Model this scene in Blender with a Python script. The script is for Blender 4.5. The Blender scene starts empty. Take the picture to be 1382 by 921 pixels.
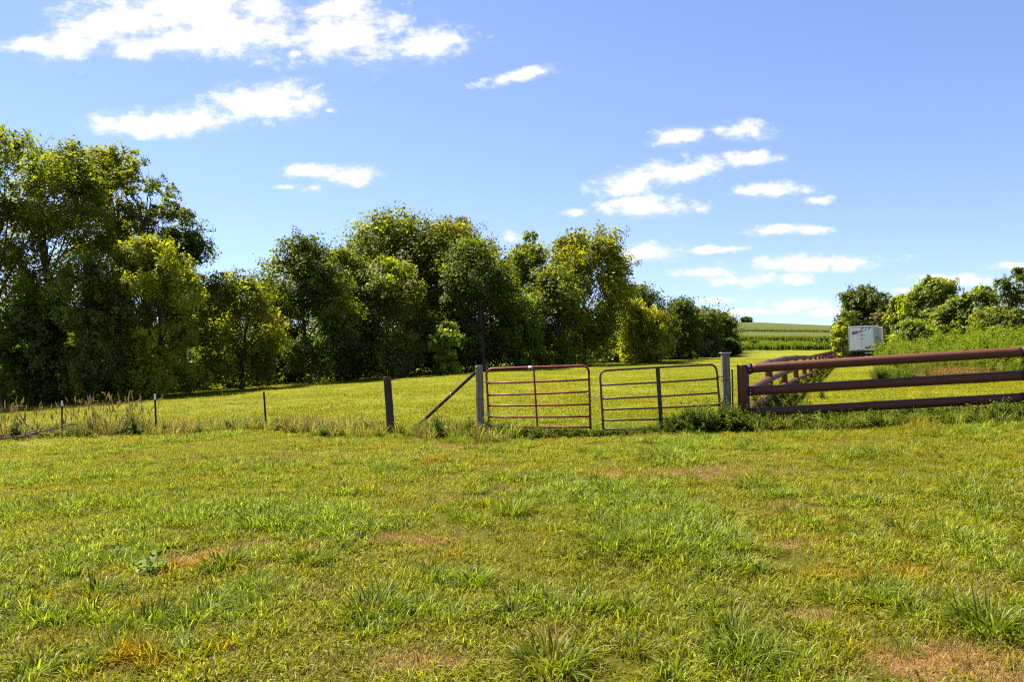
import bpy, math, random
import numpy as np
from mathutils import Vector, Matrix

# ------------------------------------------------------------------ scene, camera, sky, sun
scene = bpy.context.scene
COL = scene.collection
rng = np.random.default_rng(7)
random.seed(7)
R = math.radians

FPX, PW, PH = 1036.0, 1382.0, 921.0
EYE = 1.65
PITCH, ROLL = R(1.08), R(1.5)
_f = Vector((0, math.cos(PITCH), math.sin(PITCH)))
_u0 = Vector((0, -math.sin(PITCH), math.cos(PITCH)))
_x = Vector((1, 0, 0))
_r = _x * math.cos(ROLL) - _u0 * math.sin(ROLL)
_u = _x * math.sin(ROLL) + _u0 * math.cos(ROLL)
CAM = Vector((0, 0, EYE))
cd = bpy.data.cameras.new('camera')
cam = bpy.data.objects.new('camera', cd)
COL.objects.link(cam)
cam.matrix_world = Matrix(((_r.x, _u.x, -_f.x, 0), (_r.y, _u.y, -_f.y, 0), (_r.z, _u.z, -_f.z, EYE), (0, 0, 0, 1)))
cd.sensor_width = 36.0
cd.lens = 36.0 * FPX / PW
cd.clip_start = 0.05
cd.clip_end = 9000
scene.camera = cam

SUN_AZ, SUN_EL = R(-50), R(57)          # azimuth from +Y (negative = towards -X)
sun_vec = Vector((math.sin(SUN_AZ) * math.cos(SUN_EL), math.cos(SUN_AZ) * math.cos(SUN_EL), math.sin(SUN_EL)))
sd = bpy.data.lights.new('sun', 'SUN')
sd.energy = 4.9
sd.angle = R(0.53)
sd.color = (1.0, 0.91, 0.72)
so = bpy.data.objects.new('sun', sd)
so.rotation_euler = sun_vec.to_track_quat('Z', 'Y').to_euler()
COL.objects.link(so)

scene.view_settings.view_transform = 'Standard'
scene.view_settings.look = 'None'
scene.view_settings.gamma = 1.0
scene.view_settings.exposure = 1.6
scene.view_settings.use_curve_mapping = False
scene.cycles.max_bounces = 6
scene.cycles.diffuse_bounces = 3
scene.cycles.glossy_bounces = 2
scene.cycles.transmission_bounces = 4
scene.cycles.use_denoising = False
scene.cycles.filter_width = 1.2


class NT:
    """tiny node helper"""
    def __init__(self, tree):
        self.t = tree; self.n = tree.nodes; self.l = tree.links
    def add(self, typ, **kw):
        nd = self.n.new(typ)
        for k, v in kw.items():
            setattr(nd, k, v)
        return nd
    def link(self, a, b):
        self.l.new(a, b)
    def math(self, op, a, b=None, c=None, clamp=False):
        nd = self.add('ShaderNodeMath', operation=op); nd.use_clamp = clamp
        for i, v in enumerate((a, b, c)):
            if v is None: continue
            if isinstance(v, (int, float)): nd.inputs[i].default_value = v
            else: self.link(v, nd.inputs[i])
        return nd.outputs[0]
    def vmath(self, op, a, b=None, c=None, out=0):
        nd = self.add('ShaderNodeVectorMath', operation=op)
        for i, v in enumerate((a, b, c)):
            if v is None: continue
            if isinstance(v, (tuple, list)): nd.inputs[i].default_value = v
            elif isinstance(v, (int, float)): nd.inputs[i].default_value = (v, v, v)
            else: self.link(v, nd.inputs[i])
        return nd.outputs[out]
    def noise(self, vec, scale, detail=4, rough=0.55, dist=0.0, out='Fac'):
        nd = self.add('ShaderNodeTexNoise')
        nd.inputs['Scale'].default_value = scale; nd.inputs['Detail'].default_value = detail
        nd.inputs['Roughness'].default_value = rough; nd.inputs['Distortion'].default_value = dist
        if vec is not None: self.link(vec, nd.inputs['Vector'])
        return nd.outputs[out]
    def ramp(self, fac, lo, hi):
        nd = self.add('ShaderNodeMapRange'); nd.interpolation_type = 'SMOOTHSTEP'
        self.link(fac, nd.inputs['Value'])
        nd.inputs['From Min'].default_value = lo; nd.inputs['From Max'].default_value = hi
        return nd.outputs['Result']
    def mix(self, fac, a, b, blend='MIX'):
        nd = self.add('ShaderNodeMix'); nd.data_type = 'RGBA'; nd.blend_type = blend
        for s, v in ((nd.inputs[0], fac), (nd.inputs[6], a), (nd.inputs[7], b)):
            if isinstance(v, (int, float)): s.default_value = v
            elif isinstance(v, tuple): s.default_value = (*v, 1.0) if len(v) == 3 else v
            else: self.link(v, s)
        return nd.outputs[2]


def build_world():
    w = bpy.data.worlds.new('World'); scene.world = w; w.use_nodes = True
    nt = NT(w.node_tree); nt.n.clear()
    sky = nt.add('ShaderNodeTexSky'); sky.sky_type = 'NISHITA'; sky.sun_disc = False
    sky.sun_elevation = SUN_EL; sky.sun_rotation = SUN_AZ
    sky.altitude = 250; sky.air_density = 0.9; sky.dust_density = 0.1; sky.ozone_density = 2.2
    co = nt.add('ShaderNodeTexCoord').outputs['Generated']
    lift = nt.vmath('MULTIPLY_ADD', co, (1, 1, .93), (0, 0, .065))
    nt.link(nt.vmath('NORMALIZE', lift), sky.inputs['Vector'])
    sep = nt.add('ShaderNodeSeparateXYZ'); nt.link(co, sep.inputs[0])
    ysafe = nt.math('MAXIMUM', sep.outputs[1], 0.05)
    u = nt.math('DIVIDE', sep.outputs[0], ysafe)
    v = nt.math('DIVIDE', sep.outputs[2], ysafe)
    cmb = nt.add('ShaderNodeCombineXYZ'); nt.link(u, cmb.inputs[0]); nt.link(v, cmb.inputs[1])
    uv = cmb.outputs[0]
    nz = nt.vmath('MULTIPLY', uv, (1.0, 1.7, 1.0))
    big = nt.noise(nz, 9, 3, 0.5)
    fine = nt.noise(nz, 22, 10, 0.645)
    warp = nt.noise(nz, 14, 5, 0.6, out='Color')
    wv = nt.vmath('MULTIPLY', nt.vmath('SUBTRACT', warp, (0.5, 0.5, 0.5)), (0.030, 0.016, 0))
    uvw = nt.vmath('ADD', uv, wv)
    rot = nt.add('ShaderNodeVectorRotate'); rot.rotation_type = 'Z_AXIS'
    nt.link(uvw, rot.inputs['Vector']); rot.inputs['Angle'].default_value = R(-10)
    clouds = [  # x, y, half width, half height (photograph pixels -> directions), tilted
        (35, 58, 42, 9, 0), (95, 62, 52, 15, 0), (165, 26, 84, 40, 0), (185, 66, 30, 14, 0), (270, 10, 110, 48, 0), (330, 42, 70, 30, 0),
        (255, 48, 70, 22, 0), (440, 44, 45, 30, 1), (485, 40, 62, 40, 0), (462, 12, 40, 16, 0), (578, 60, 46, 22, 0), (610, 55, 26, 7, 0), (396, 73, 11, 5, 0),
        (210, 166, 78, 15, 0), (265, 160, 55, 20, 1), (350, 138, 78, 23, 0), (372, 124, 46, 14, 0), (446, 147, 10, 4, 0),
        (430, 232, 42, 8, 0), (470, 236, 34, 11, 0), (420, 253, 16, 6, 0), (382, 252, 18, 3, 0),
        (690, 105, 42, 9, 1), (724, 97, 18, 5, 0), (918, 185, 30, 11, 0), (1000, 179, 34, 11, 0),
        (868, 240, 64, 15, 1), (935, 230, 62, 15, 1), (1012, 216, 36, 8, 0), (1035, 256, 44, 9, 0), (1105, 271, 17, 5, 0),
        (880, 279, 60, 12, 0), (775, 285, 16, 6, 0), (1058, 311, 56, 6, 0), (876, 341, 42, 11, 0), (968, 337, 42, 4, 0),
        (1090, 355, 90, 10, 0), (960, 369, 42, 6, 0), (1015, 376, 58, 8, 0), (1080, 411, 42, 8, 0), (965, 406, 20, 4, 0),
        (1000, 422, 56, 5, 0), (1115, 419, 22, 6, 0), (1285, 378, 58, 7, 0), (1365, 358, 28, 5, 0), (690, 323, 12, 7, 0), (1220, 392, 30, 4, 0)]
    cur = None
    ca, sa = math.cos(R(-10)), math.sin(R(-10))
    for (px, py, a, b, t) in clouds:
        d = _f + _r * ((px - PW / 2) / FPX) + _u * ((PH / 2 - py) / FPX)
        cu, cv = d.x / d.y, d.z / d.y
        if t:
            cu, cv = cu * ca - cv * sa, cu * sa + cv * ca
        a, b = a * 1.15 / FPX, b * 1.2 / FPX
        q = nt.vmath('MULTIPLY_ADD', rot.outputs[0] if t else uvw, (1 / a, 1 / b, 0), (-cu / a, -cv / b, 0))
        ln = nt.vmath('LENGTH', q, out=1)
        cur = ln if cur is None else nt.math('SMOOTH_MIN', cur, ln, 0.25)
    fld = nt.math('SUBTRACT', 1.0, cur)
    fld = nt.math('ADD', fld, nt.math('MULTIPLY', nt.math('SUBTRACT', fine, 0.5), 3.4))
    fld = nt.math('ADD', fld, nt.math('MULTIPLY', nt.math('SUBTRACT', big, 0.5), 1.0))
    soft = nt.math('ADD', nt.math('SUBTRACT', 1.05, cur), nt.math('MULTIPLY', nt.math('SUBTRACT', big, 0.5), 1.6))
    wisp = nt.math('MULTIPLY', nt.ramp(soft, -0.45, 0.9), nt.ramp(nt.noise(nz, 55, 7, .7), .36, .68))
    front = nt.ramp(sep.outputs[1], 0.06, 0.3)
    a1 = nt.math('MULTIPLY', nt.math('MAXIMUM', nt.ramp(fld, -0.2, 0.72), nt.math('MULTIPLY', wisp, .6)), front)
    # the same fair-weather cumulus goes on around the rest of the sky, out of the frame
    zs = nt.math('ADD', nt.math('MAXIMUM', sep.outputs[2], 0.0), 0.06)
    c2 = nt.add('ShaderNodeCombineXYZ')
    nt.link(nt.math('DIVIDE', sep.outputs[0], zs), c2.inputs[0]); nt.link(nt.math('DIVIDE', sep.outputs[1], zs), c2.inputs[1])
    gen = nt.math('ADD', nt.noise(c2.outputs[0], 0.9, 6, 0.6), nt.math('MULTIPLY', nt.noise(c2.outputs[0], 0.35, 2, 0.5), 0.5))
    a2 = nt.ramp(gen, 0.90, 1.0)
    inside = nt.math('MULTIPLY', nt.ramp(nt.math('ABSOLUTE', u), 1.05, 0.75), nt.ramp(v, 0.68, 0.46))
    inside = nt.math('MULTIPLY', inside, front)
    a2 = nt.math('MULTIPLY', a2, nt.math('SUBTRACT', 1.0, inside))
    alpha = nt.math('MAXIMUM', a1, a2)
    shade = nt.math('ADD', 0.70, nt.math('MULTIPLY', nt.noise(nz, 12, 6, .6), 0.62))
    cc = nt.add('ShaderNodeVectorMath', operation='SCALE'); cc.inputs[0].default_value = (5.3, 5.3, 5.45); nt.link(shade, cc.inputs['Scale'])
    skyc = nt.vmath('MULTIPLY', sky.outputs[0], (1.0, .935, 1.08))
    mixed = nt.mix(nt.math('MULTIPLY', alpha, 0.97), skyc, cc.outputs[0])
    bg = nt.add('ShaderNodeBackground'); bg.inputs['Strength'].default_value = 0.069
    nt.link(mixed, bg.inputs['Color'])
    out = nt.add('ShaderNodeOutputWorld'); nt.link(bg.outputs[0], out.inputs['Surface'])


build_world()

# ------------------------------------------------------------------ pixels <-> place
def ray(px, py):
    return _f + _r * ((px - PW / 2) / FPX) + _u * ((PH / 2 - py) / FPX)

def at(px, py, Y):
    d = ray(px, py)
    return CAM + d * (Y / d.y)

_pt = np.random.default_rng(3).random((256, 256))
def vnoise(x, y):
    x = np.asarray(x, float); y = np.asarray(y, float)
    xi = np.floor(x).astype(int); yi = np.floor(y).astype(int)
    fx = x - xi; fy = y - yi
    fx = fx * fx * (3 - 2 * fx); fy = fy * fy * (3 - 2 * fy)
    g = lambda a, b: _pt[a & 255, b & 255]
    return (g(xi, yi) * (1 - fx) + g(xi + 1, yi) * fx) * (1 - fy) + (g(xi, yi + 1) * (1 - fx) + g(xi + 1, yi + 1) * fx) * fy

def fbm(x, y, o=4):
    s = 0; a = 1; t = 0
    for i in range(o):
        s = s + a * vnoise(x * 2 ** i + 17.3 * i, y * 2 ** i + 9.1 * i); t += a; a *= 0.5
    return s / t

def sstep(a, b, x):
    t = np.clip((np.asarray(x, float) - a) / (b - a), 0, 1)
    return t * t * (3 - 2 * t)

def height(x, y):
    x = np.asarray(x, float); y = np.asarray(y, float)
    z = 0.03 * np.clip(x, -70, 0)
    z = z + 0.30 * sstep(4, 12, x) * (1 - sstep(18, 42, y))
    d = np.maximum(y, 0)
    hill = np.interp(d, [0, 105, 150, 200, 250, 350, 430, 490, 560, 700, 1200, 9000], [0, 0, .55, 2.3, 4.6, 9.8, 15.6, 19.4, 17.5, 10, 4, 4])
    uu = x / np.maximum(d, 1)
    lat = np.interp(uu, [-.6, .1, .31, .42, .6, 1.2], [.5, .9, 1.0, .80, .5, .2])
    z = z + hill * lat
    z = z + 0.4 * sstep(24, 40, x) * sstep(30, 42, y) * (1 - sstep(66, 80, y)) * sstep(.44, .62, uu)
    near = np.exp(-(x ** 2 + y ** 2) / 60 ** 2)
    z = z + (fbm(x * .35 + 5, y * .35) - .5) * 0.16 * near + (fbm(x * 1.7, y * 1.7 + 3) - .5) * 0.05 * np.exp(-(x ** 2 + y ** 2) / 25 ** 2)
    return z

def hz(x, y):
    return float(height(x, y))

def ground(px, Y, py=560):
    """the point on the ground at depth Y that shows at column px"""
    for _ in range(5):
        p = at(px, py, Y)
        z = hz(p.x, p.y)
        q = Vector((p.x, p.y, z)) - CAM
        py = PH / 2 - FPX * q.dot(_u) / q.dot(_f)
    return Vector((p.x, p.y, z))

def ground_hit(px, py):
    d = ray(px, py)
    t = 1.0
    for _ in range(4000):
        p = CAM + d * t
        if p.z < hz(p.x, p.y): return p
        t += 0.02 + t * 0.002
    return p

# ------------------------------------------------------------------ materials
def material(name):
    m = bpy.data.materials.new(name); m.use_nodes = True
    nt = NT(m.node_tree); nt.n.clear()
    out = nt.add('ShaderNodeOutputMaterial')
    return m, nt, out

def paint(name, col, rough=0.5, metallic=0.0, wear=None, wear_lo=.55, wear_hi=.7, scale=12, bump=0.15, stretch=(1, 1, 1), var=0.25):
    m, nt, out = material(name)
    co = nt.add('ShaderNodeTexCoord').outputs['Object']
    sc = nt.vmath('MULTIPLY', co, stretch)
    n1 = nt.noise(sc, scale, 6, .6)
    n2 = nt.noise(sc, scale * 5, 4, .6)
    dark = tuple(c * (1 - var) for c in col); lite = tuple(min(1, c * (1 + var)) for c in col)
    c = nt.mix(nt.ramp(n1, .3, .7), dark, lite)
    if wear:
        k = nt.ramp(nt.math('ADD', nt.math('MULTIPLY', n1, .7), nt.math('MULTIPLY', n2, .3)), wear_lo, wear_hi)
        c = nt.mix(k, c, wear)
    b = nt.add('ShaderNodeBsdfPrincipled'); b.inputs['Specular IOR Level'].default_value = .3
    nt.link(c, b.inputs['Base Color']); b.inputs['Metallic'].default_value = metallic
    nt.link(nt.math('ADD', rough - .1, nt.math('MULTIPLY', n2, .2)), b.inputs['Roughness'])
    bp = nt.add('ShaderNodeBump'); bp.inputs['Strength'].default_value = bump; bp.inputs['Distance'].default_value = 0.01
    nt.link(n2, bp.inputs['Height']); nt.link(bp.outputs[0], b.inputs['Normal'])
    nt.link(b.outputs[0], out.inputs['Surface'])
    return m

def foliage(name, trans=0.45, gloss=0.06, rough=0.45, tint=None, ttrans=(1.25, 1.35, .55)):
    m, nt, out = material(name)
    at_ = nt.add('ShaderNodeAttribute'); at_.attribute_name = 'col'
    col = at_.outputs['Color']
    if tint: col = tint(nt, col)
    tr = nt.vmath('MULTIPLY', col, ttrans)
    d = nt.add('ShaderNodeBsdfDiffuse'); nt.link(col, d.inputs['Color'])
    t = nt.add('ShaderNodeBsdfTranslucent'); nt.link(tr, t.inputs['Color'])
    g = nt.add('ShaderNodeBsdfGlossy'); g.inputs['Roughness'].default_value = rough; g.inputs['Color'].default_value = (.9, .95, .9, 1)
    m1 = nt.add('ShaderNodeMixShader'); m1.inputs[0].default_value = trans
    nt.link(d.outputs[0], m1.inputs[1]); nt.link(t.outputs[0], m1.inputs[2])
    m2 = nt.add('ShaderNodeMixShader'); m2.inputs[0].default_value = gloss
    nt.link(m1.outputs[0], m2.inputs[1]); nt.link(g.outputs[0], m2.inputs[2])
    nt.link(m2.outputs[0], out.inputs['Surface'])
    return m

def grass_tint(nt, col):
    geo = nt.add('ShaderNodeNewGeometry').outputs['Position']
    inf = nt.add('ShaderNodeObjectInfo').outputs['Random']
    n1 = nt.noise(geo, .55, 4, .6); n2 = nt.noise(geo, 1.9, 4, .6)
    dry = nt.ramp(nt.math('ADD', nt.math('MULTIPLY', n1, .6), nt.math('MULTIPLY', n2, .4)), .53, .66)
    c = nt.mix(nt.math('MULTIPLY', dry, .6), col, (.36, .16, .006))
    n3 = nt.noise(geo, .23, 3, .5)
    c = nt.mix(nt.math('MULTIPLY', nt.ramp(n3, .42, .66), .35), c, (.19, .19, .003))
    k = nt.math('ADD', .78, nt.math('MULTIPLY', inf, .44))
    s = nt.add('ShaderNodeVectorMath', operation='SCALE'); nt.link(c, s.inputs[0]); nt.link(k, s.inputs['Scale'])
    return s.outputs[0]

MAT = {}
MAT['leaf'] = foliage('leaf', trans=.58, gloss=.02, rough=.5, ttrans=(1.50, 1.60, .36))
MAT['grass'] = foliage('grass_blade', trans=.52, gloss=.010, rough=.45, tint=grass_tint)
MAT['weed'] = foliage('weed_leaf', trans=.45, gloss=.015, rough=.5)
MAT['bark'] = paint('bark', (.065, .05, .038), .9, wear=(.12, .10, .08), scale=3, bump=.8, stretch=(3, 3, .5), var=.4)
MAT['pale_bark'] = paint('pale_bark', (.13, .115, .10), .9, wear=(.07, .06, .05), scale=3, bump=.8, stretch=(3, 3, .5), var=.4)
MAT['wood_grey'] = paint('weathered_wood', (.20, .165, .11), .85, wear=(.10, .085, .065), scale=6, bump=.7, stretch=(5, 5, .35), var=.35)
MAT['wood_dark'] = paint('dark_post_wood', (.065, .045, .028), .85, wear=(.12, .09, .055), scale=6, bump=.7, stretch=(5, 5, .4), var=.4)
MAT['pipe'] = paint('brown_pipe_paint', (.112, .037, .016), .60, wear=(.070, .026, .013), wear_lo=.5, wear_hi=.75, scale=5, bump=.08, var=.15)
MAT['pipe_dark'] = paint('dark_bracket_steel', (.03, .018, .015), .6, scale=8)
MAT['red_gate'] = paint('red_gate_paint', (.20, .03, .025), .45, wear=(.16, .06, .035), wear_lo=.52, wear_hi=.62, scale=7, bump=.1)
MAT['brown_gate'] = paint('rusty_gate_paint', (.10, .058, .036), .55, wear=(.045, .042, .026), wear_lo=.45, wear_hi=.6, scale=6, bump=.15)
MAT['green_metal'] = paint('dark_green_metal', (.030, .036, .022), .5, scale=8)
MAT['galv'] = paint('galvanised_steel', (.42, .43, .42), .4, metallic=.6, scale=20)
MAT['rust'] = paint('rust', (.11, .05, .025), .85, scale=15, bump=.4)
MAT['white'] = paint('white_paint', (.84, .84, .84), .55, wear=None, scale=.8, bump=0, var=.03)
MAT['alu'] = paint('aluminium_trim', (.52, .52, .52), .35, metallic=.5, scale=6, var=.1)
MAT['black'] = paint('black_rubber', (.018, .018, .018), .8, scale=10)
MAT['chassis'] = paint('dark_chassis', (.025, .022, .02), .7, wear=(.06, .035, .02), scale=4)
MAT['red_print'] = paint('red_print', (.50, .07, .05), .5, scale=3, bump=0, var=.1)
MAT['orange_print'] = paint('faded_orange_print', (.52, .17, .10), .5, scale=3, bump=0, var=.1)
MAT['blue_print'] = paint('blue_print', (.06, .09, .34), .5, scale=3, bump=0, var=.1)
MAT['pale_blue_print'] = paint('faded_blue_print', (.08, .17, .42), .5, scale=3, bump=0, var=.1)
MAT['grey_print'] = paint('dark_grey_print', (.10, .10, .13), .5, scale=3, bump=0, var=.1)
MAT['yellow'] = paint('yellow_plastic', (.65, .48, .03), .5, scale=10)
MAT['lamp'] = paint('red_lamp_plastic', (.35, .02, .015), .3, scale=10)
MAT['dead_wood'] = paint('dead_wood', (.10, .08, .06), .9, scale=5, bump=.5, stretch=(1, 1, 1))

def ground_material():
    m, nt, out = material('pasture_ground')
    geo = nt.add('ShaderNodeNewGeometry').outputs['Position']
    bare = nt.add('ShaderNodeAttribute'); bare.attribute_name = 'bare'
    crop = nt.add('ShaderNodeAttribute'); crop.attribute_name = 'crop'
    nb = nt.noise(geo, .05, 4, .55); nm = nt.noise(geo, .55, 5, .6); nf = nt.noise(geo, 6, 5, .65); nff = nt.noise(geo, 55, 4, .7)
    g = nt.mix(nt.ramp(nm, .35, .65), (.125, .150, .002), (.18, .195, .003))
    g = nt.mix(nt.math('MULTIPLY', nt.ramp(nb, .4, .6), .55), g, (.20, .205, .004))
    g = nt.mix(nt.math('MULTIPLY', nt.ramp(nf, .35, .7), .45), g, (.065, .062, .002))
    sy = nt.add('ShaderNodeSeparateXYZ'); nt.link(geo, sy.inputs[0])
    shaded_litter = nt.mix(nt.ramp(nff, .3, .7), (.024, .024, .002), (.085, .075, .004))  # ground litter, darkened to carry the shade between blades in its colour
    grazed = nt.ramp(nt.math('ADD', sy.outputs[1], nt.math('MULTIPLY', nm, 3.0)), 22.0, 17.0)
    g = nt.mix(nt.math('MULTIPLY', grazed, .75), g, shaded_litter)
    thatch = nt.mix(nt.ramp(nff, .3, .7), (.07, .03, .012), (.42, .23, .11))
    thatch = nt.mix(nt.math('MULTIPLY', nt.ramp(nf, .45, .62), .6), thatch, (.13, .055, .02))
    k = nt.ramp(nt.math('ADD', bare.outputs['Fac'], nt.math('MULTIPLY', nt.math('SUBTRACT', nf, .5), .9)), .35, .7)
    c = nt.mix(k, g, thatch)
    # crops on the far hill: strips of rows
    cn = nt.noise(geo, .03, 4, .6); cf = nt.noise(nt.vmath('MULTIPLY', geo, (.12, .9, .3)), 1, 4, .65)
    cc = nt.mix(nt.ramp(cn, .35, .65), (.062, .076, .012), (.080, .092, .015))
    cc = nt.mix(nt.math('MULTIPLY', nt.ramp(cf, .45, .7), .5), cc, (.050, .064, .010))
    c = nt.mix(crop.outputs['Fac'], c, cc)
    b = nt.add('ShaderNodeBsdfPrincipled'); nt.link(c, b.inputs['Base Color']); b.inputs['Roughness'].default_value = .95
    b.inputs['Specular IOR Level'].default_value = .15
    bp = nt.add('ShaderNodeBump'); bp.inputs['Strength'].default_value = .9; bp.inputs['Distance'].default_value = .06
    nt.link(nt.math('ADD', nf, nt.math('MULTIPLY', nff, .4)), bp.inputs['Height']); nt.link(bp.outputs[0], b.inputs['Normal'])
    nt.link(b.outputs[0], out.inputs['Surface'])
    return m
MAT['ground'] = ground_material()

# ------------------------------------------------------------------ mesh helpers
def tag(o, label, cat, group=None, kind=None):
    o['label'] = label; o['category'] = cat
    if group: o['group'] = group
    if kind: o['kind'] = kind
    return o

def link(o, parent=None):
    COL.objects.link(o)
    if parent is not None: o.parent = parent
    return o

def empty(name, loc=(0, 0, 0), rz=0.0):
    o = bpy.data.objects.new(name, None); o.location = loc; o.rotation_euler = (0, 0, rz); o.empty_display_size = .2
    COL.objects.link(o)
    return o

def np_mesh(name, V, faces, mat, col=None, smooth=False):
    """faces: (M,k) int array, all the same k"""
    me = bpy.data.meshes.new(name)
    V = np.ascontiguousarray(V, np.float32); F = np.ascontiguousarray(faces, np.int32)
    M, k = F.shape
    me.vertices.add(len(V)); me.vertices.foreach_set('co', V.ravel())
    me.loops.add(M * k); me.loops.foreach_set('vertex_index', F.ravel())
    me.polygons.add(M); me.polygons.foreach_set('loop_start', np.arange(0, M * k, k, dtype=np.int32))
    if smooth: me.polygons.foreach_set('use_smooth', np.ones(M, bool))
    me.update(calc_edges=True)
    if col is not None:
        a = me.attributes.new('col', 'FLOAT_COLOR', 'POINT')
        c = np.ones((len(V), 4), np.float32); c[:, :3] = col
        a.data.foreach_set('color', c.ravel())
    if mat is not None: me.materials.append(mat)
    return me

class MB:
    def __init__(self): self.v = []; self.f = []; self.s = []
    def add(self, vs, fs, smooth=False):
        o = len(self.v); self.v += [tuple(p) for p in vs]
        self.f += [tuple(i + o for i in f) for f in fs]; self.s += [smooth] * len(fs)
        return self
    def box(self, c, s, rot=None, bev=0.0):
        hx, hy, hzz = s[0] / 2, s[1] / 2, s[2] / 2
        b = min(bev, hx * .9, hy * .9, hzz * .9)
        if b <= 0:
            vs = [Vector((x * hx, y * hy, z * hzz)) for z in (-1, 1) for (x, y) in ((-1, -1), (1, -1), (1, 1), (-1, 1))]
            fs = [(3, 2, 1, 0), (4, 5, 6, 7), (0, 1, 5, 4), (1, 2, 6, 5), (2, 3, 7, 6), (3, 0, 4, 7)]
        else:                                     # chamfered top/bottom rims and corners
            ring = []
            for (z, i) in ((-hzz, b), (-hzz + b, 0), (hzz - b, 0), (hzz, b)):
                x, y = hx - i, hy - i; q = b if i == 0 else b * .6
                ring.append([Vector(p) for p in ((-x + q, -y, z), (x - q, -y, z), (x, -y + q, z), (x, y - q, z), (x - q, y, z), (-x + q, y, z), (-x, y - q, z), (-x, -y + q, z))])
            vs = [p for r_ in ring for p in r_]; fs = [tuple(range(7, -1, -1)), tuple(range(24, 32))]
            for k in range(3):
                for i in range(8):
                    j = (i + 1) % 8
                    fs.append((k * 8 + i, k * 8 + j, k * 8 + 8 + j, k * 8 + 8 + i))
        if rot is not None: vs = [rot @ p for p in vs]
        c = Vector(c)
        return self.add([p + c for p in vs], fs)
    def tube(self, pts, rad, n=10, caps=True, wob=0.0, rnd=None):
        pts = [Vector(p) for p in pts]
        if isinstance(rad, (int, float)): rad = [rad] * len(pts)
        vs = []; prev = None
        for i, p in enumerate(pts):
            t = (pts[min(i + 1, len(pts) - 1)] - pts[max(i - 1, 0)]).normalized()
            if prev is None:
                a = Vector((0, 0, 1)) if abs(t.z) < .9 else Vector((1, 0, 0))
                x = t.cross(a).normalized()
            else:
                x = (prev - t * prev.dot(t)).normalized()
            prev = x; y = t.cross(x)
            for k in range(n):
                an = 2 * math.pi * k / n
                r_ = rad[i] * (1 + (rnd.uniform(-wob, wob) if rnd else 0))
                vs.append(p + x * math.cos(an) * r_ + y * math.sin(an) * r_)
        fs = []
        for i in range(len(pts) - 1):
            for k in range(n):
                j = (k + 1) % n
                fs.append((i * n + k, i * n + j, (i + 1) * n + j, (i + 1) * n + k))
        o = len(self.v); self.add(vs, fs, True)
        if caps:
            L = (len(pts) - 1) * n
            self.f += [tuple(o + k for k in range(n - 1, -1, -1)), tuple(o + L + k for k in range(n))]; self.s += [False, False]
        return self
    def mesh(self, name, mat, col=None):
        me = bpy.data.meshes.new(name); me.from_pydata(self.v, [], self.f)
        me.polygons.foreach_set('use_smooth', self.s)
        if col is not None:
            a = me.attributes.new('col', 'FLOAT_COLOR', 'POINT')
            c = np.ones((len(self.v), 4), np.float32); c[:, :3] = col; a.data.foreach_set('color', c.ravel())
        me.materials.append(mat); me.update()
        return me
    def build(self, name, mat, parent=None, col=None):
        return link(bpy.data.objects.new(name, self.mesh(name, mat, col)), parent)

def unlinked(name, me):
    return bpy.data.objects.new(name, me)

def scatter(name, P, rot, scl, idx, protos, label, cat, kind='stuff'):
    """one object: a cloud of points that carries plant clumps by geometry nodes"""
    me = bpy.data.meshes.new(name); P = np.ascontiguousarray(P, np.float32); N = len(P)
    me.vertices.add(N); me.vertices.foreach_set('co', P.ravel())
    a = me.attributes.new('rot', 'FLOAT_VECTOR', 'POINT'); a.data.foreach_set('vector', np.ascontiguousarray(rot, np.float32).ravel())
    if np.ndim(scl) == 1: scl = np.stack([scl] * 3, 1)
    a = me.attributes.new('scl', 'FLOAT_VECTOR', 'POINT'); a.data.foreach_set('vector', np.ascontiguousarray(scl, np.float32).ravel())
    a = me.attributes.new('idx', 'INT', 'POINT'); a.data.foreach_set('value', np.ascontiguousarray(idx, np.int32))
    o = link(bpy.data.objects.new(name, me))
    ng = bpy.data.node_groups.new(name + '_nodes', 'GeometryNodeTree')
    ng.interface.new_socket('Geometry', in_out='INPUT', socket_type='NodeSocketGeometry')
    ng.interface.new_socket('Geometry', in_out='OUTPUT', socket_type='NodeSocketGeometry')
    N_ = ng.nodes; L = ng.links
    gi = N_.new('NodeGroupInput'); go = N_.new('NodeGroupOutput')
    join = N_.new('GeometryNodeJoinGeometry')
    for p in protos:
        oi = N_.new('GeometryNodeObjectInfo'); oi.inputs['Object'].default_value = p
        g2 = N_.new('GeometryNodeGeometryToInstance'); L.new(oi.outputs['Geometry'], g2.inputs[0]); L.new(g2.outputs[0], join.inputs[0])
    iop = N_.new('GeometryNodeInstanceOnPoints')
    L.new(gi.outputs[0], iop.inputs['Points']); L.new(join.outputs[0], iop.inputs['Instance'])
    iop.inputs['Pick Instance'].default_value = True
    def named(nm, typ):
        nd = N_.new('GeometryNodeInputNamedAttribute'); nd.data_type = typ; nd.inputs['Name'].default_value = nm
        return nd.outputs['Attribute']
    L.new(named('idx', 'INT'), iop.inputs['Instance Index'])
    e = N_.new('FunctionNodeEulerToRotation'); L.new(named('rot', 'FLOAT_VECTOR'), e.inputs[0]); L.new(e.outputs[0], iop.inputs['Rotation'])
    L.new(named('scl', 'FLOAT_VECTOR'), iop.inputs['Scale'])
    L.new(iop.outputs[0], go.inputs[0])
    md = o.modifiers.new('scatter', 'NODES'); md.node_group = ng
    return tag(o, label, cat, None, kind)

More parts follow.
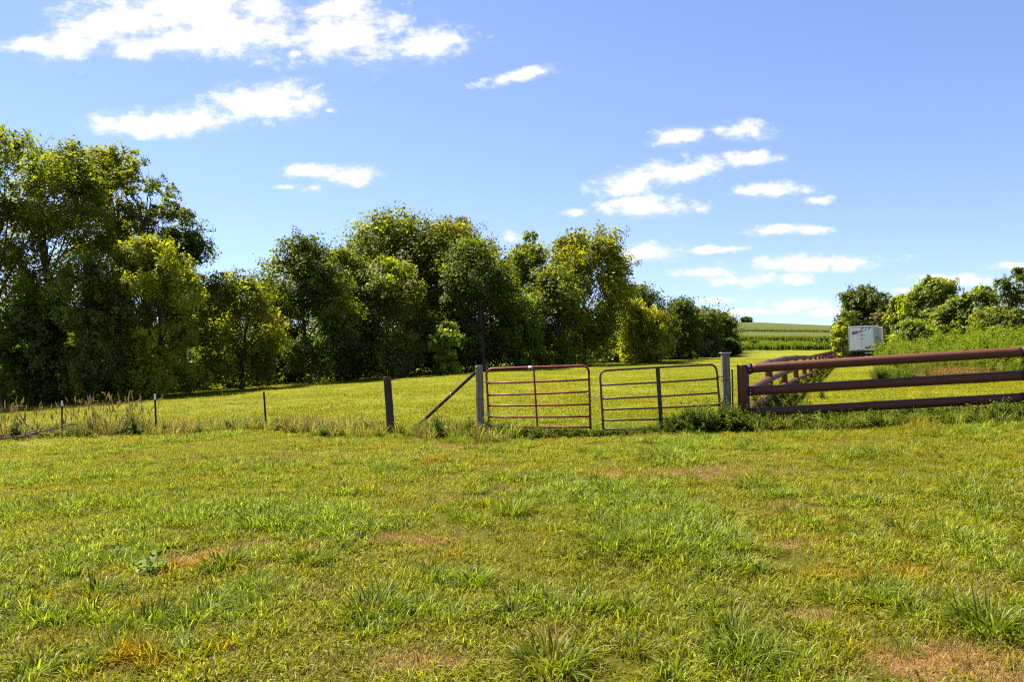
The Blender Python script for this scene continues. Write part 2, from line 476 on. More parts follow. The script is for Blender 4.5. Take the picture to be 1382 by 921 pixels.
# ------------------------------------------------------------------ ground sheet
BARE = [(548, 897, .42, .30), (565, 728, .55, .22), (520, 733, .3, .15), (240, 758, .45, .25), (355, 735, .35, .22), (200, 718, .35, .2), (610, 675, .5, .25),
        (1100, 836, .35, .18), (1300, 893, .65, .3), (1190, 880, .3, .15), (640, 604, 1.1, .35), (590, 603, .6, .25), (960, 850, .25, .15), (310, 745, .3, .15), (70, 745, .35, .2),
        (215, 616, .7, .3), (380, 618, .5, .2), (945, 640, .9, .4), (840, 640, .7, .3), (1300, 800, .3, .2), (270, 862, .25, .12), (430, 800, .3, .15), (60, 870, .3, .15),
        (755, 850, .3, .15), (1375, 890, .4, .3), (1060, 735, .4, .15), (700, 660, .4, .15)]
BP = [(ground_hit(a, b), c, d) for a, b, c, d in BARE]

def bareness(x, y):
    x = np.asarray(x, float); y = np.asarray(y, float)
    k = np.zeros_like(x)
    wx = (fbm(x * 3.1, y * 3.1) - .5) * .5; wy = (fbm(x * 3.1 + 40, y * 3.1 + 11) - .5) * .5
    for p, a, b in BP:
        a *= .66; b *= .95
        q = ((x + wx - p.x) / a) ** 2 + ((y + wy - p.y) / b) ** 2
        k = np.maximum(k, np.exp(-q * .9))
    n = fbm(x * 1.1 + 31, y * 1.1 + 77, 5)
    k = np.maximum(k, sstep(.73, .80, n) * .6)
    return k * (np.abs(y) < 26)

def build_ground():
    def axis(n, lo, hi, k, c=0.0):
        t = np.linspace(-1, 1, n)
        s = np.sinh(k * t) / np.sinh(k)
        return c + np.where(s < 0, -s * (lo - c), s * (hi - c))
    xs = axis(261, -3500, 3500, 8.2)
    yn = np.linspace(-8, 26, 260)
    yf = 26 + (np.geomspace(1, 3000, 190) - 1) / 2999 * 5200 * 1.0
    yf = 26 + (np.exp(np.linspace(0, 1, 190) * 7.2) - 1) / (math.exp(7.2) - 1) * 5200
    yb = -8 - (np.exp(np.linspace(1, 0, 30) * 5) - 1) / (math.exp(5) - 1) * 900
    ys = np.concatenate([yb[:-1], yn, yf[1:]])
    X, Y = np.meshgrid(xs, ys)
    Z = height(X, Y)
    V = np.stack([X, Y, Z], -1).reshape(-1, 3)
    ny, nx = X.shape
    i = np.arange(ny * nx).reshape(ny, nx)
    F = np.stack([i[:-1, :-1], i[:-1, 1:], i[1:, 1:], i[1:, :-1]], -1).reshape(-1, 4)
    me = np_mesh('ground', V, F, MAT['ground'], smooth=True)
    a = me.attributes.new('bare', 'FLOAT', 'POINT'); a.data.foreach_set('value', bareness(X, Y).astype(np.float32).ravel())
    crop = sstep(236, 244, Y + X * .10 - 14) * (X > -200)
    a = me.attributes.new('crop', 'FLOAT', 'POINT'); a.data.foreach_set('value', crop.astype(np.float32).ravel())
    o = link(bpy.data.objects.new('ground', me))
    tag(o, 'grassy pasture ground running back to the far hill', 'ground', kind='structure')
build_ground()

# ------------------------------------------------------------------ grass
def blade_patch(name, n, size, length, width, cols, lean=.5, seg=3, tuft=False, dryf=.06, curl=1.0, seed=0, palef=.34):
    g = np.random.default_rng(seed)
    if tuft:
        ang0 = g.random(n) * 2 * np.pi; rr = size * .35 * np.sqrt(g.random(n))
        bx, by = rr * np.cos(ang0), rr * np.sin(ang0); az = ang0 + g.normal(0, .5, n)
    else:
        bx = (g.random(n) - .5) * size * 1.15; by = (g.random(n) - .5) * size * 1.15; az = g.random(n) * 2 * np.pi
    L = length * g.uniform(.45, 1.15, n); w = width * g.uniform(.6, 1.25, n)
    tilt = np.abs(g.normal(0, lean, n)) + .08; bend = g.uniform(.2, 1.2, n) * curl
    dx, dy = np.cos(az), np.sin(az)
    sx, sy = -dy, dx
    rows = []
    px, py, pz = bx.copy(), by.copy(), np.full(n, -.012)
    th = tilt.copy()
    twist = g.normal(0, .5, n)
    for k in range(seg + 1):
        f = k / seg
        ww = w * (1 - f ** 2.6) * .5 if k < seg else w * 0.02
        cx = sx * np.cos(twist * f) ; cy = sy * np.cos(twist * f); cz = np.sin(twist * f)
        rows.append((np.stack([px - cx * ww, py - cy * ww, pz - cz * ww], 1), np.stack([px + cx * ww, py + cy * ww, pz + cz * ww], 1)))
        st = L / seg
        px = px + dx * np.sin(th) * st; py = py + dy * np.sin(th) * st; pz = pz + np.cos(th) * st
        th = th + bend / seg * 1.3
    V = np.stack([r_ for pair in rows for r_ in pair], 1)      # n, 2(seg+1), 3
    m = 2 * (seg + 1)
    F = np.array([[2 * k, 2 * k + 1, 2 * k + 3, 2 * k + 2] for k in range(seg)])
    F = (np.arange(n)[:, None, None] * m + F[None]).reshape(-1, 4)
    cols = np.array(cols)
    c = cols[g.integers(0, len(cols), n)] * g.uniform(.5, 1.4, (n, 1))
    pale = g.random(n) < palef
    dry = g.random(n) < dryf
    c[dry] = np.array((.36, .29, .14)) * g.uniform(.6, 1.2, (dry.sum(), 1))
    C = np.repeat(c[:, None, :], m, 1)
    for k in range(seg + 1):                                   # blades get mostly darker and yellower towards the root
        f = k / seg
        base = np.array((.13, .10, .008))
        if f > .55: C[pale, 2 * k:2 * k + 2] = C[pale, 2 * k:2 * k + 2] * .5 + np.array((.31, .32, .075))   # sun caught by curled tips, painted as paler leaf ends
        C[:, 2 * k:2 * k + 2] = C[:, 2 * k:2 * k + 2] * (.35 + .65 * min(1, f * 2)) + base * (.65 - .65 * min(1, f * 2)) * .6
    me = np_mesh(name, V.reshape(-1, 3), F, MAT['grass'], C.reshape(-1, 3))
    return unlinked(name, me)

GREEN = [(.180, .205, .0008), (.20, .215, .001), (.235, .218, .0012), (.158, .195, .0008), (.27, .225, .003)]
LUSH = [(.100, .152, .002), (.125, .175, .002), (.088, .140, .002), (.165, .20, .004)]
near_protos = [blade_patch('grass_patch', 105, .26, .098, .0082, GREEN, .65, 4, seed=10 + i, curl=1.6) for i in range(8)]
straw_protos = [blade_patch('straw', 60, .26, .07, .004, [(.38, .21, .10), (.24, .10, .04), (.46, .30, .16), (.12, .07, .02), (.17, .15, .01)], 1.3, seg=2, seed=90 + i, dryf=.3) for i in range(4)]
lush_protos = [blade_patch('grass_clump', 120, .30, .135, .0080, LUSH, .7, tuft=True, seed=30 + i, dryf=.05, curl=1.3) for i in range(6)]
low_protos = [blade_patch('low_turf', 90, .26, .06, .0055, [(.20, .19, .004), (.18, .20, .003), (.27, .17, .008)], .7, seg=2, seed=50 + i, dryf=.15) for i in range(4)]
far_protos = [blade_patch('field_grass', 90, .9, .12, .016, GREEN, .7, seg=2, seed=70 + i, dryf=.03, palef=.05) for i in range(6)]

def in_frustum(x, y, margin=2.5):
    return np.abs(x) < .70 * y + margin

def slope_rot(n):
    r_ = np.zeros((n, 3)); r_[:, 2] = rng.random(n) * 2 * np.pi; r_[:, 0] = rng.normal(0, .06, n); r_[:, 1] = rng.normal(0, .06, n)
    return r_

def build_near_grass():
    y = []
    x = []
    # density falls with distance
    for (y0, y1, dens) in ((2.2, 6, 62), (6, 10, 54), (10, 14, 42), (14, 20, 32)):
        wmax = .70 * y1 + 2.5
        n = int(dens * 2 * wmax * (y1 - y0))
        xx = rng.uniform(-wmax, wmax, n); yy = rng.uniform(y0, y1, n)
        k = in_frustum(xx, yy); x.append(xx[k]); y.append(yy[k])
    x = np.concatenate(x); y = np.concatenate(y)
    b = bareness(x, y)
    keep = rng.random(len(x)) > b * .97
    x, y, b = x[keep], y[keep], b[keep]
    patch = fbm(x * .8 + 3, y * .8 + 8, 3)
    short = fbm(x * .45 + 60, y * .45 + 21, 3)
    P = np.stack([x, y, height(x, y)], 1)
    n = len(x)
    t = rng.random(n)
    lush = (patch + (t - .5) * .34 > .615)
    low = (~lush) & (short + (t - .5) * .7 > .62)
    norm = ~(lush | low)
    s0 = .55 + patch * .8 + rng.normal(0, .12, n)
    s0 = np.clip(s0 * (1 - .45 * b), .4, 1.6)
    for nm, k, pr, lab, f in (('grass', norm, near_protos, 'mid-green pasture grass covering the foreground', 1.0),
                              ('grass_tussocks', lush, lush_protos, 'darker taller grass tufts dotted over the foreground pasture', 1.0),
                              ('turf_grass', low, low_protos, 'short yellowish to rusty turf between the foreground tufts', 1.1)):
        m = k.sum()
        sc = s0[k] * f * rng.uniform(.85, 1.15, m)
        if nm == 'grass': sc = sc * np.clip(.45 + 1.15 * fbm(x[k] * 3.2 + 2, y[k] * 3.2, 3), .5, 1.6)
        S = np.stack([sc * 0 + 1.0 * rng.uniform(.9, 1.2, m), sc * 0 + 1.0 * rng.uniform(.9, 1.2, m), sc], 1)
        if nm == 'grass_tussocks': S = np.stack([sc, sc, sc], 1)
        scatter(nm, P[k], slope_rot(m), S, rng.integers(0, len(pr), m), pr, lab, 'grass')
build_near_grass()

def build_litter():
    n = 90000
    x = rng.uniform(-16, 16, n); y = rng.uniform(2.4, 19, n)
    k = in_frustum(x, y) & (rng.random(n) < bareness(x, y) * 1.3 + .04)
    x, y = x[k], y[k]; m = len(x)
    scatter('straw_litter', np.stack([x, y, height(x, y)], 1), slope_rot(m), rng.uniform(.7, 1.3, m), rng.integers(0, 4, m), straw_protos, 'dead straw lying over the bare patches of the foreground', 'straw')
build_litter()

def build_field_grass():
    xs, ys = [], []
    for (y0, y1, dens) in ((18.5, 30, 5.0), (30, 50, 2.2), (50, 80, .9), (80, 120, .35)):
        wmax = .72 * y1 + 4
        n = int(dens * 2 * wmax * (y1 - y0))
        xx = rng.uniform(-wmax, wmax, n); yy = rng.uniform(y0, y1, n)
        k = in_frustum(xx, yy, 5); xs.append(xx[k]); ys.append(yy[k])
    x = np.concatenate(xs); y = np.concatenate(ys)
    n = len(x)
    P = np.stack([x, y, height(x, y)], 1)
    s = (.30 + .6 * fbm(x * .4, y * .4, 3)) * rng.uniform(.8, 1.2, n)
    wide = 1 + y / 60
    S = np.stack([wide, wide, s], 1)
    scatter('field_grass', P, slope_rot(n), S, rng.integers(0, 6, n), far_protos, 'short sunlit grass of the field beyond the gates', 'grass')
build_field_grass()

# ------------------------------------------------------------------ trees
DARK, MID, YEL, GRY, OLV = (.052, .066, .006), (.096, .106, .006), (.160, .158, .006), (.106, .114, .015), (.122, .120, .006)

def leaf_quads(C, size, g, up=.5, col=(.05, .09, .01), var=.28, aspect=.55, lie=None):
    n = len(C)
    nrm = g.normal(size=(n, 3))
    if lie is not None: nrm = nrm * .42 + lie
    nrm[:, 2] = np.abs(nrm[:, 2]) + up; nrm /= np.linalg.norm(nrm, axis=1)[:, None]
    a = g.normal(size=(n, 3)); a -= (a * nrm).sum(1)[:, None] * nrm; a /= np.linalg.norm(a, axis=1)[:, None]
    b = np.cross(nrm, a)
    s = (np.asarray(size) * g.uniform(.6, 1.4, n))[:, None] * .5
    V = np.stack([C - a * s, C + b * s * aspect, C + a * s, C - b * s * aspect], 1).reshape(-1, 3)
    F = np.arange(4 * n).reshape(n, 4)
    c = np.array(col)[None] * g.uniform(1 - var, 1 + var, (n, 1))
    c = c * (1 + g.normal(0, .08, (n, 3)))
    return V, F, np.repeat(np.clip(c, .003, 1), 4, 0)

def tree_parts(H, W, seed, col, leafsize=.2, nleaf=13000, cb=.1, droop=.25, lobes=46, shape='round', airy=0.0, trunk_r=None, col2=None, bark='bark'):
    g = np.random.default_rng(seed); rnd = random.Random(seed)
    tl = np.concatenate([g.uniform(cb, 1, int(lobes * .8)), g.uniform(.7, 1, lobes - int(lobes * .8))])
    if shape == 'round':
        prof = np.interp(tl, [0, .12, .3, .5, .75, .92, 1], [.66, .85, .97, 1, .86, .60, .36])
    elif shape == 'tall':
        prof = np.interp(tl, [0, .2, .5, .8, 1], [.75, .92, 1, .8, .34])
    else:  # vase
        prof = np.interp(tl, [0, .25, .6, .85, 1], [.35, .55, .95, 1, .6])
    ang = g.random(lobes) * 2 * np.pi
    rad = W / 2 * prof * (.25 + .75 * g.random(lobes) ** .5) * .80
    Rl = W * g.uniform(.105, .20, lobes) * (1 - .35 * airy)
    cx = rad * np.cos(ang); cy = rad * np.sin(ang)
    cz = tl * (H - Rl * 1.1)
    top_i = np.argmax(cz); cz[top_i] = H - Rl[top_i] * 1.1; cx[top_i] *= .4; cy[top_i] *= .4
    Lc = np.stack([cx, cy, cz], 1)
    # sprays of leaves over each lobe
    ns = max(5, int(15 * (1 - .4 * airy)))
    li = np.repeat(np.arange(lobes), ns)
    d = g.normal(size=(len(li), 3)); d[:, 2] += .25; d /= np.linalg.norm(d, axis=1)[:, None]
    sp = Lc[li] + d * (Rl[li] * g.uniform(.35, 1.12, len(li)))[:, None] * np.array((1.15, 1.15, .85))
    per = max(3, int(nleaf * 1.95 / len(li)))
    si = np.repeat(np.arange(len(li)), per)
    ax = d + g.normal(0, .35, d.shape); ax[:, 2] -= droop * 1.6; ax /= np.linalg.norm(ax, axis=1)[:, None]
    rl = Rl[li][si]
    along = g.uniform(-.3, .8, len(si)) * rl * .45
    C = sp[si] + ax[si] * along[:, None] + (g.random((len(si), 3)) + g.random((len(si), 3)) - 1) * .33 * rl[:, None]
    C[:, 2] = np.clip(C[:, 2], .15, None)
    inner = g.random(len(C)) < .22 * (1 - airy)
    jit = (g.random((inner.sum(), 3)) * 2 - 1) * .75; C[inner] = Lc[li[si[inner]]] + jit * Rl[li[si[inner]]][:, None]
    sz = np.where(inner, leafsize * 1.8, leafsize * 1.22)
    V, F, c = leaf_quads(C, sz, g, .35, np.array(col) * 1.55, aspect=.72, lie=d[si] * .85)
    # each bough has its own tone
    tone = (g.uniform(.70, 1.32, lobes)[li] * g.uniform(.88, 1.12, len(li)))[si]
    c *= np.repeat(tone, 4)[:, None]
    if col2 is not None:
        pick = (g.random(lobes) < .3)[li][si]
        pk = np.repeat(pick, 4)
        c[pk] = c[pk] / np.array(col)[None] * np.array(col2)[None]
    # trunk and limbs
    mb = MB(); tr = trunk_r or (.012 * H + .07)
    pts = []; th = .80 * H
    dx, dy = g.normal(0, .04 * H, 2)
    for k in range(9):
        f = k / 8
        pts.append(Vector((dx * f + rnd.uniform(-1, 1) * .012 * H * (k > 0), dy * f + rnd.uniform(-1, 1) * .012 * H * (k > 0), -.3 + th * f)))
    rads = [tr * (1.35 if k == 0 else 1) * (1 - .82 * (k / 8)) for k in range(9)]
    mb.tube(pts, rads, 9)
    order = g.permutation(lobes)[:min(lobes, 26)]
    for j in order:
        tgt = Vector(Lc[j]); zz = max(.08 * H, min(tgt.z * rnd.uniform(.45, .75), th * .92))
        f = (zz + .3) / th * 8; i0 = min(7, int(f)); p0 = pts[i0].lerp(pts[i0 + 1], f - i0)
        mid = p0.lerp(tgt, .5) + Vector((rnd.uniform(-1, 1), rnd.uniform(-1, 1), rnd.uniform(.2, 1))) * .05 * H
        r0 = max(.03, rads[i0] * rnd.uniform(.32, .5))
        mb.tube([p0, p0.lerp(mid, .5) + Vector((0, 0, .01 * H)), mid, mid.lerp(tgt, .55), tgt], [r0, r0 * .8, r0 * .6, r0 * .4, r0 * .15], 6, caps=False)
        for q in range(3):
            e = tgt + Vector(g.normal(size=3)) * float(Rl[j]) * .8
            mb.tube([mid.lerp(tgt, .5), mid.lerp(e, .7), e], [r0 * .35, r0 * .22, r0 * .06], 4, caps=False)
    return np_mesh('crown', V, F, MAT['leaf'], c), mb.mesh('trunk', MAT[bark])

def plant_tree(name, label, px, top, wpx, Y, col, seed, group=None, cat='tree', **kw):
    b = ground(px, Y)
    t = at(px, top, Y)
    H = t.z - b.z; W = wpx * 1.2 / FPX * Y
    crown, trunk = tree_parts(H, W, seed, col, **kw)
    e = empty(name, b, 0)
    link(bpy.data.objects.new('trunk', trunk), e)
    link(bpy.data.objects.new('crown', crown), e)
    tag(e, label, cat, group)
    return e

WG, RG, BG = 'trees of the wood behind the field', 'trees behind the weedy bank', 'bushes at the edge of the wood'
TREES = [
    ('elm_tree', 'tall leafy tree cut by the picture edge, dark trunk bare below its boughs', 0, 157, 165, 54, MID, dict(shape='vase', cb=.34, leafsize=.15, nleaf=20000, droop=.7, col2=OLV, airy=.35, trunk_r=.34)),
    ('elm_tree', 'tall dark green tree second in from the picture edge, behind the grey-green willow', 88, 178, 150, 59, MID, dict(shape='tall', cb=.12, leafsize=.15, nleaf=20000, droop=.6, airy=.2)),
    ('ash_tree', 'tall olive-yellow crowned tree behind the airy forked one at the high end of the wood', 150, 192, 120, 65, OLV, dict(shape='tall', cb=.2, leafsize=.16, nleaf=17000, droop=.35)),
    ('ash_tree', 'airy tall tree with forked trunk showing sky between its boughs', 198, 203, 92, 62, MID, dict(shape='vase', cb=.30, leafsize=.15, nleaf=8000, droop=.35, airy=.8, lobes=34)),
    ('elm_tree', 'dark tree with drooping side boughs against the sky above the bright round tree', 252, 278, 84, 66, DARK, dict(shape='round', cb=.2, leafsize=.16, nleaf=13000, droop=.55)),
    ('willow_tree', 'grey-green drooping willow in the shade in front of the tall trees', 118, 330, 110, 54, GRY, dict(shape='tall', cb=.06, leafsize=.14, nleaf=17000, droop=.9)),
    ('maple_tree', 'bright yellow-green round tree standing in front of the tall ones', 212, 314, 128, 57, YEL, dict(shape='round', cb=.08, leafsize=.15, nleaf=19000, droop=.45)),
    ('elm_tree', 'shaded dark small tree low at the picture edge below the tallest crown', 46, 405, 84, 53, DARK, dict(shape='round', cb=.05, leafsize=.15, nleaf=16000, droop=.5)),
    ('hackberry_tree', 'shorter tree with rusty-green top filling the dip in the tree line', 325, 358, 108, 66, OLV, dict(shape='tall', cb=.05, leafsize=.16, nleaf=14000, col2=MID)),
    ('oak_tree', 'dark dense tree with ragged top beside the dip in the tree line', 418, 310, 128, 75, DARK, dict(shape='tall', cb=.05, leafsize=.19, nleaf=16000, col2=MID)),
    ('cottonwood_tree', 'highest broad-domed tree in the middle of the wood', 545, 273, 186, 94, MID, dict(shape='round', cb=.1, leafsize=.25, nleaf=28000, lobes=70)),
    ('cottonwood_tree', 'olive broad-domed tree joined to the highest dome on its gate side', 618, 284, 146, 96, OLV, dict(shape='round', cb=.1, leafsize=.25, nleaf=24000, lobes=60)),
    ('locust_tree', 'greyish green tree in front of the highest domed tree', 528, 342, 116, 82, GRY, dict(shape='tall', cb=.06, leafsize=.2, nleaf=15000)),
    ('oak_tree', 'dark green tree rising behind the grey post and the red gate', 652, 316, 112, 86, DARK, dict(shape='tall', cb=.06, leafsize=.2, nleaf=14000, col2=MID)),
    ('oak_tree', 'dark tree filling the gap between the grey-green tree and the ragged dark one', 468, 332, 96, 82, MID, dict(shape='tall', cb=.06, leafsize=.2, nleaf=12000)),
    ('cottonwood_tree', 'narrow-topped tree just past the dome, with a notch of sky beside it', 712, 310, 84, 104, MID, dict(shape='tall', cb=.08, leafsize=.24, nleaf=11000)),
    ('cottonwood_tree', 'feathery olive tree with knobbly boughs, last of the tall ones', 788, 303, 122, 106, OLV, dict(shape='vase', cb=.12, leafsize=.26, nleaf=19000, airy=.12, lobes=54, col2=MID)),
    ('locust_tree', 'mid-green tree low in front of the feathery olive one', 752, 352, 98, 98, MID, dict(shape='tall', cb=.05, leafsize=.22, nleaf=12000, col2=GRY)),
    ('maple_tree', 'bright green tree low beside the dark one behind the red gate', 698, 388, 64, 92, (.09, .125, .012), dict(shape='round', cb=.05, leafsize=.2, nleaf=10000)),
    ('oak_tree', 'dark tree where the tree line drops behind the rusty gate', 858, 380, 100, 118, DARK, dict(shape='round', cb=.05, leafsize=.25, nleaf=11000, col2=MID)),
    ('maple_tree', 'yellow-green small tree bright against the dark tail of the wood', 868, 402, 74, 109, YEL, dict(shape='round', cb=.06, leafsize=.22, nleaf=10000)),
    ('oak_tree', 'dark small tree next past the yellow-green one in the tail of the wood', 918, 398, 66, 128, DARK, dict(shape='round', cb=.05, leafsize=.26, nleaf=9000)),
    ('oak_tree', 'last but one small dark tree in the tail of the wood', 952, 411, 62, 138, DARK, dict(shape='round', cb=.05, leafsize=.27, nleaf=8000, col2=MID)),
    ('oak_tree', 'dark tree in the gap between the rusty-topped tree and the ragged dark one', 372, 372, 80, 82, DARK, dict(shape='tall', cb=.03, leafsize=.2, nleaf=9000, col2=MID)),
    ('oak_tree', 'dark tree behind the gap between the bright round tree and the rusty-topped one', 286, 385, 76, 80, MID, dict(shape='tall', cb=.03, leafsize=.2, nleaf=9000, col2=DARK)),
    ('oak_tree', 'end tree of the wood beside the meadow below the far hill', 976, 418, 40, 146, MID, dict(shape='round', cb=.05, leafsize=.28, nleaf=7000, col2=DARK)),
]
for i, (nm, lab, px, top, w, Y, c, kw) in enumerate(TREES):
    plant_tree(nm, lab, px, top, w, Y, c, 100 + i, WG, **kw)

RTREES = [
    ('oak_tree', 'dark round-headed tree rising behind the white trailer', 1168, 381, 74, 112, DARK, dict(shape='round', cb=.08, leafsize=.26, nleaf=12000, lobes=50)),
    ('boxelder_tree', 'largest yellow-green tree over the weedy bank', 1262, 371, 78, 84, (.125, .145, .009), dict(shape='tall', cb=.06, leafsize=.2, nleaf=13000, col2=YEL, airy=.2)),
    ('boxelder_tree', 'small yellowish tree between the trailer and the largest bank tree', 1222, 396, 44, 88, (.13, .145, .009), dict(shape='tall', cb=.05, leafsize=.2, nleaf=7500)),
    ('boxelder_tree', 'dull green tree with a knobbly top past the largest bank tree', 1322, 384, 58, 76, (.105, .125, .009), dict(shape='vase', cb=.1, leafsize=.18, nleaf=8500, airy=.3)),
    ('ash_tree', 'sparse dark tree at the picture edge above the pipe fence', 1376, 358, 58, 62, DARK, dict(shape='tall', cb=.1, leafsize=.15, nleaf=7000, airy=.6, col2=GRY)),
    ('boxelder_tree', 'low green tree filling the gap behind the weeds near the picture edge', 1350, 408, 70, 70, MID, dict(shape='round', cb=.03, leafsize=.17, nleaf=8500, col2=OLV)),
    ('boxelder_tree', 'low green tree between the largest bank tree and the knobbly one', 1293, 405, 60, 78, (.12, .13, .009), dict(shape='round', cb=.03, leafsize=.18, nleaf=8000)),
    ('dead_ash_tree', 'half-bare brownish tree against the dark round tree by the trailer', 1190, 417, 30, 98, (.12, .095, .045), dict(shape='vase', cb=.1, leafsize=.16, nleaf=1800, airy=.9, lobes=22, bark='pale_bark')),
    ('shrub', 'bright yellow bush close beside the trailer and fence end', 1137, 432, 22, 96, (.19, .19, .012), dict(shape='round', cb=.04, leafsize=.2, nleaf=5000, lobes=30)),
    ('boxelder_tree', 'low yellow-green bush in front of the dark gap past the trailer', 1232, 428, 52, 76, (.12, .145, .014), dict(shape='round', cb=.03, leafsize=.17, nleaf=7000)),
]
for i, (nm, lab, px, top, w, Y, c, kw) in enumerate(RTREES):
    plant_tree(nm, lab, px, top, w, Y, c, 300 + i, RG, cat='shrub' if nm == 'shrub' else 'tree', **kw)
plant_tree('hilltop_tree', 'lone small round tree on the crest of the far hill', 1008, 427, 14, 478, (.05, .07, .018), 350, None, leafsize=.9, nleaf=3000, lobes=24, cb=.02)
BUSHES = [
    ('bright leafy bush at the edge of the wood, catching sun', 604, 432, 46, 78, (.13, .155, .02)),
    ('sunlit green bush deep in the gap of the wood behind the wire fence', 292, 455, 50, 72, (.12, .16, .014)),
    ('small dark bush at the end of the wood beside the meadow', 986, 455, 24, 140, DARK),
    ('low bush in front of the corn below the hilltop tree', 1017, 458, 15, 185, (.06, .09, .014)),
    ('wider bush in front of the corn towards the trailer', 1111, 453, 24, 180, (.055, .09, .012)),
    ('low round bush between the two meadow bushes', 1074, 461, 22, 178, (.09, .12, .014)),
    ('low yellow-green bush on the meadow edge next to the yellow bush', 1095, 463, 20, 172, (.10, .125, .014)),
    ('flat low bush on the meadow edge nearest the wood', 1040, 463, 26, 182, (.085, .115, .014)),
]
for i, (lab, px, top, w, Y, c) in enumerate(BUSHES):
    plant_tree('bush', lab, px, top, w, Y, c, 400 + i, BG if i < 3 else 'bushes along the meadow edge', cat='bush', shape='round', cb=.03, leafsize=.16 if Y < 100 else .3, nleaf=4000, lobes=26)

def undergrowth():
    g = np.random.default_rng(77)
    Cs = []
    path = [(-60, 55), (60, 58), (180, 63), (280, 72), (400, 80), (520, 90), (640, 96), (760, 108), (850, 120), (930, 138), (985, 150)]
    pts = []
    for (a, ya), (b, yb) in zip(path[:-1], path[1:]):
        for f in np.linspace(0, 1, 14, endpoint=False):
            pts.append((a + (b - a) * f, ya + (yb - ya) * f))
    for (px, Y) in pts:
        for row in range(7):
            yy = Y + row * 3.2 + g.uniform(-1.5, 1.5)
            p = ground(px + g.uniform(-6, 6), yy)
            rr = g.uniform(1.2, 2.2) * (1 + .35 * row); hh = g.uniform(2.0, 4.0) * (1 + .36 * row)
            n = int(85 * (1 + .3 * row))
            d = g.normal(size=(n, 3)); d /= np.linalg.norm(d, axis=1)[:, None]
            r_ = g.random(n) ** .4
            Cs.append(np.array(p)[None] + d * r_[:, None] * np.array((rr, rr, hh * .5))[None] + np.array((0, 0, hh * .5)))
    C = np.concatenate(Cs)
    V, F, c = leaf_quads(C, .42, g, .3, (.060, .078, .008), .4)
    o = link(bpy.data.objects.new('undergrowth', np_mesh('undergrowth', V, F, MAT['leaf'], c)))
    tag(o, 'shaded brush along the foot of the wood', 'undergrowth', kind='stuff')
undergrowth()

# ------------------------------------------------------------------ weeds
def broad_weed(name, h, nst, seed, cols, leaf=.06, spread=.5, per=16):
    g = np.random.default_rng(seed); Vs = []; Fs = []; Cs = []; off = 0
    for s in range(nst):
        az = g.random() * 2 * np.pi; ln = abs(g.normal(0, spread)); L = h * g.uniform(.55, 1.1)
        x0 = g.normal(0, .05, 2)
        col = np.array(cols[g.integers(len(cols))]) * g.uniform(.8, 1.2)
        def P(f):
            return np.array((x0[0] + math.cos(az) * math.sin(ln * (.4 + .6 * f)) * L * f, x0[1] + math.sin(az) * math.sin(ln * (.4 + .6 * f)) * L * f, L * f * math.cos(ln)))
        w = .004 + .003 * h
        a, b = P(0), P(1)
        for ax in ((w, 0, 0), (0, w, 0)):
            ax = np.array(ax)
            Vs.append(np.array([a - ax, a + ax, b + ax * .4, b - ax * .4])); Fs.append(np.array([[0, 1, 2, 3]]) + off); Cs.append(np.repeat(col[None] * .8, 4, 0)); off += 4
        for k in range(per):
            f = .15 + .85 * (k + g.random()) / per
            c = P(f); la = k * 2.4 + g.normal(0, .4); ls = leaf * g.uniform(.7, 1.4) * (1.25 - .6 * f)
            el = g.uniform(-.2, .7)
            d = np.array((math.cos(la) * math.cos(el), math.sin(la) * math.cos(el), math.sin(el)))
            side = np.array((-math.sin(la), math.cos(la), g.normal(0, .3)))
            tip = c + d * ls * 2 + np.array((0, 0, -.25 * ls)); mid = c + d * ls
            up = np.array((0, 0, .18 * ls))
            Vs.append(np.array([c, mid + side * ls * .5 + up, tip, mid - side * ls * .5 + up]))
            Fs.append(np.array([[0, 1, 2, 3]]) + off); off += 4
            Cs.append(np.repeat((col * g.uniform(.75, 1.3))[None], 4, 0))
    return unlinked(name, np_mesh(name, np.concatenate(Vs), np.concatenate(Fs), MAT['weed'], np.concatenate(Cs)))

WGREEN = [(.085, .115, .008), (.11, .135, .010), (.13, .145, .022), (.065, .09, .008)]
WPALE = [(.125, .165, .012), (.15, .185, .014), (.10, .14, .010)]
WBROWN = [(.22, .10, .04), (.17, .10, .035), (.24, .15, .07), (.10, .11, .02)]
weed_small = [broad_weed('weed', .30, 6, 500 + i, WGREEN, .035, .6, 12) for i in range(5)]
weed_mid = [broad_weed('weed', .60, 9, 520 + i, WGREEN, .045, .5, 18) for i in range(5)]
weed_brown = [broad_weed('dry_weed', .34, 7, 540 + i, WBROWN, .022, .6, 14) for i in range(5)]
weed_tall = [broad_weed('tall_weed', 1.9, 7, 560 + i, WPALE, .13, .24, 22) for i in range(5)]
weed_bank = [broad_weed('tall_weed', 2.1, 9, 590 + i, [(.15, .185, .010), (.095, .13, .008), (.20, .19, .04)][i % 3:i % 3 + 1], .11, .34, 24) for i in range(4)]
weed_corn = [broad_weed('corn', 2.2, 5, 580 + i, [(.10, .12, .014), (.12, .135, .016)], .22, .10, 12) for i in range(3)]
long_grass = [blade_patch('long_grass', 60, .30, .42, .009, [(.10, .13, .02), (.14, .15, .03), (.07, .11, .015)], .35, tuft=True, seed=600 + i, dryf=.25, curl=.8) for i in range(4)]
dry_grass = [blade_patch('dry_grass', 50, .30, .38, .008, [(.26, .19, .08), (.20, .13, .05), (.12, .13, .02)], .4, tuft=True, seed=620 + i, dryf=.5, curl=.8) for i in range(4)]

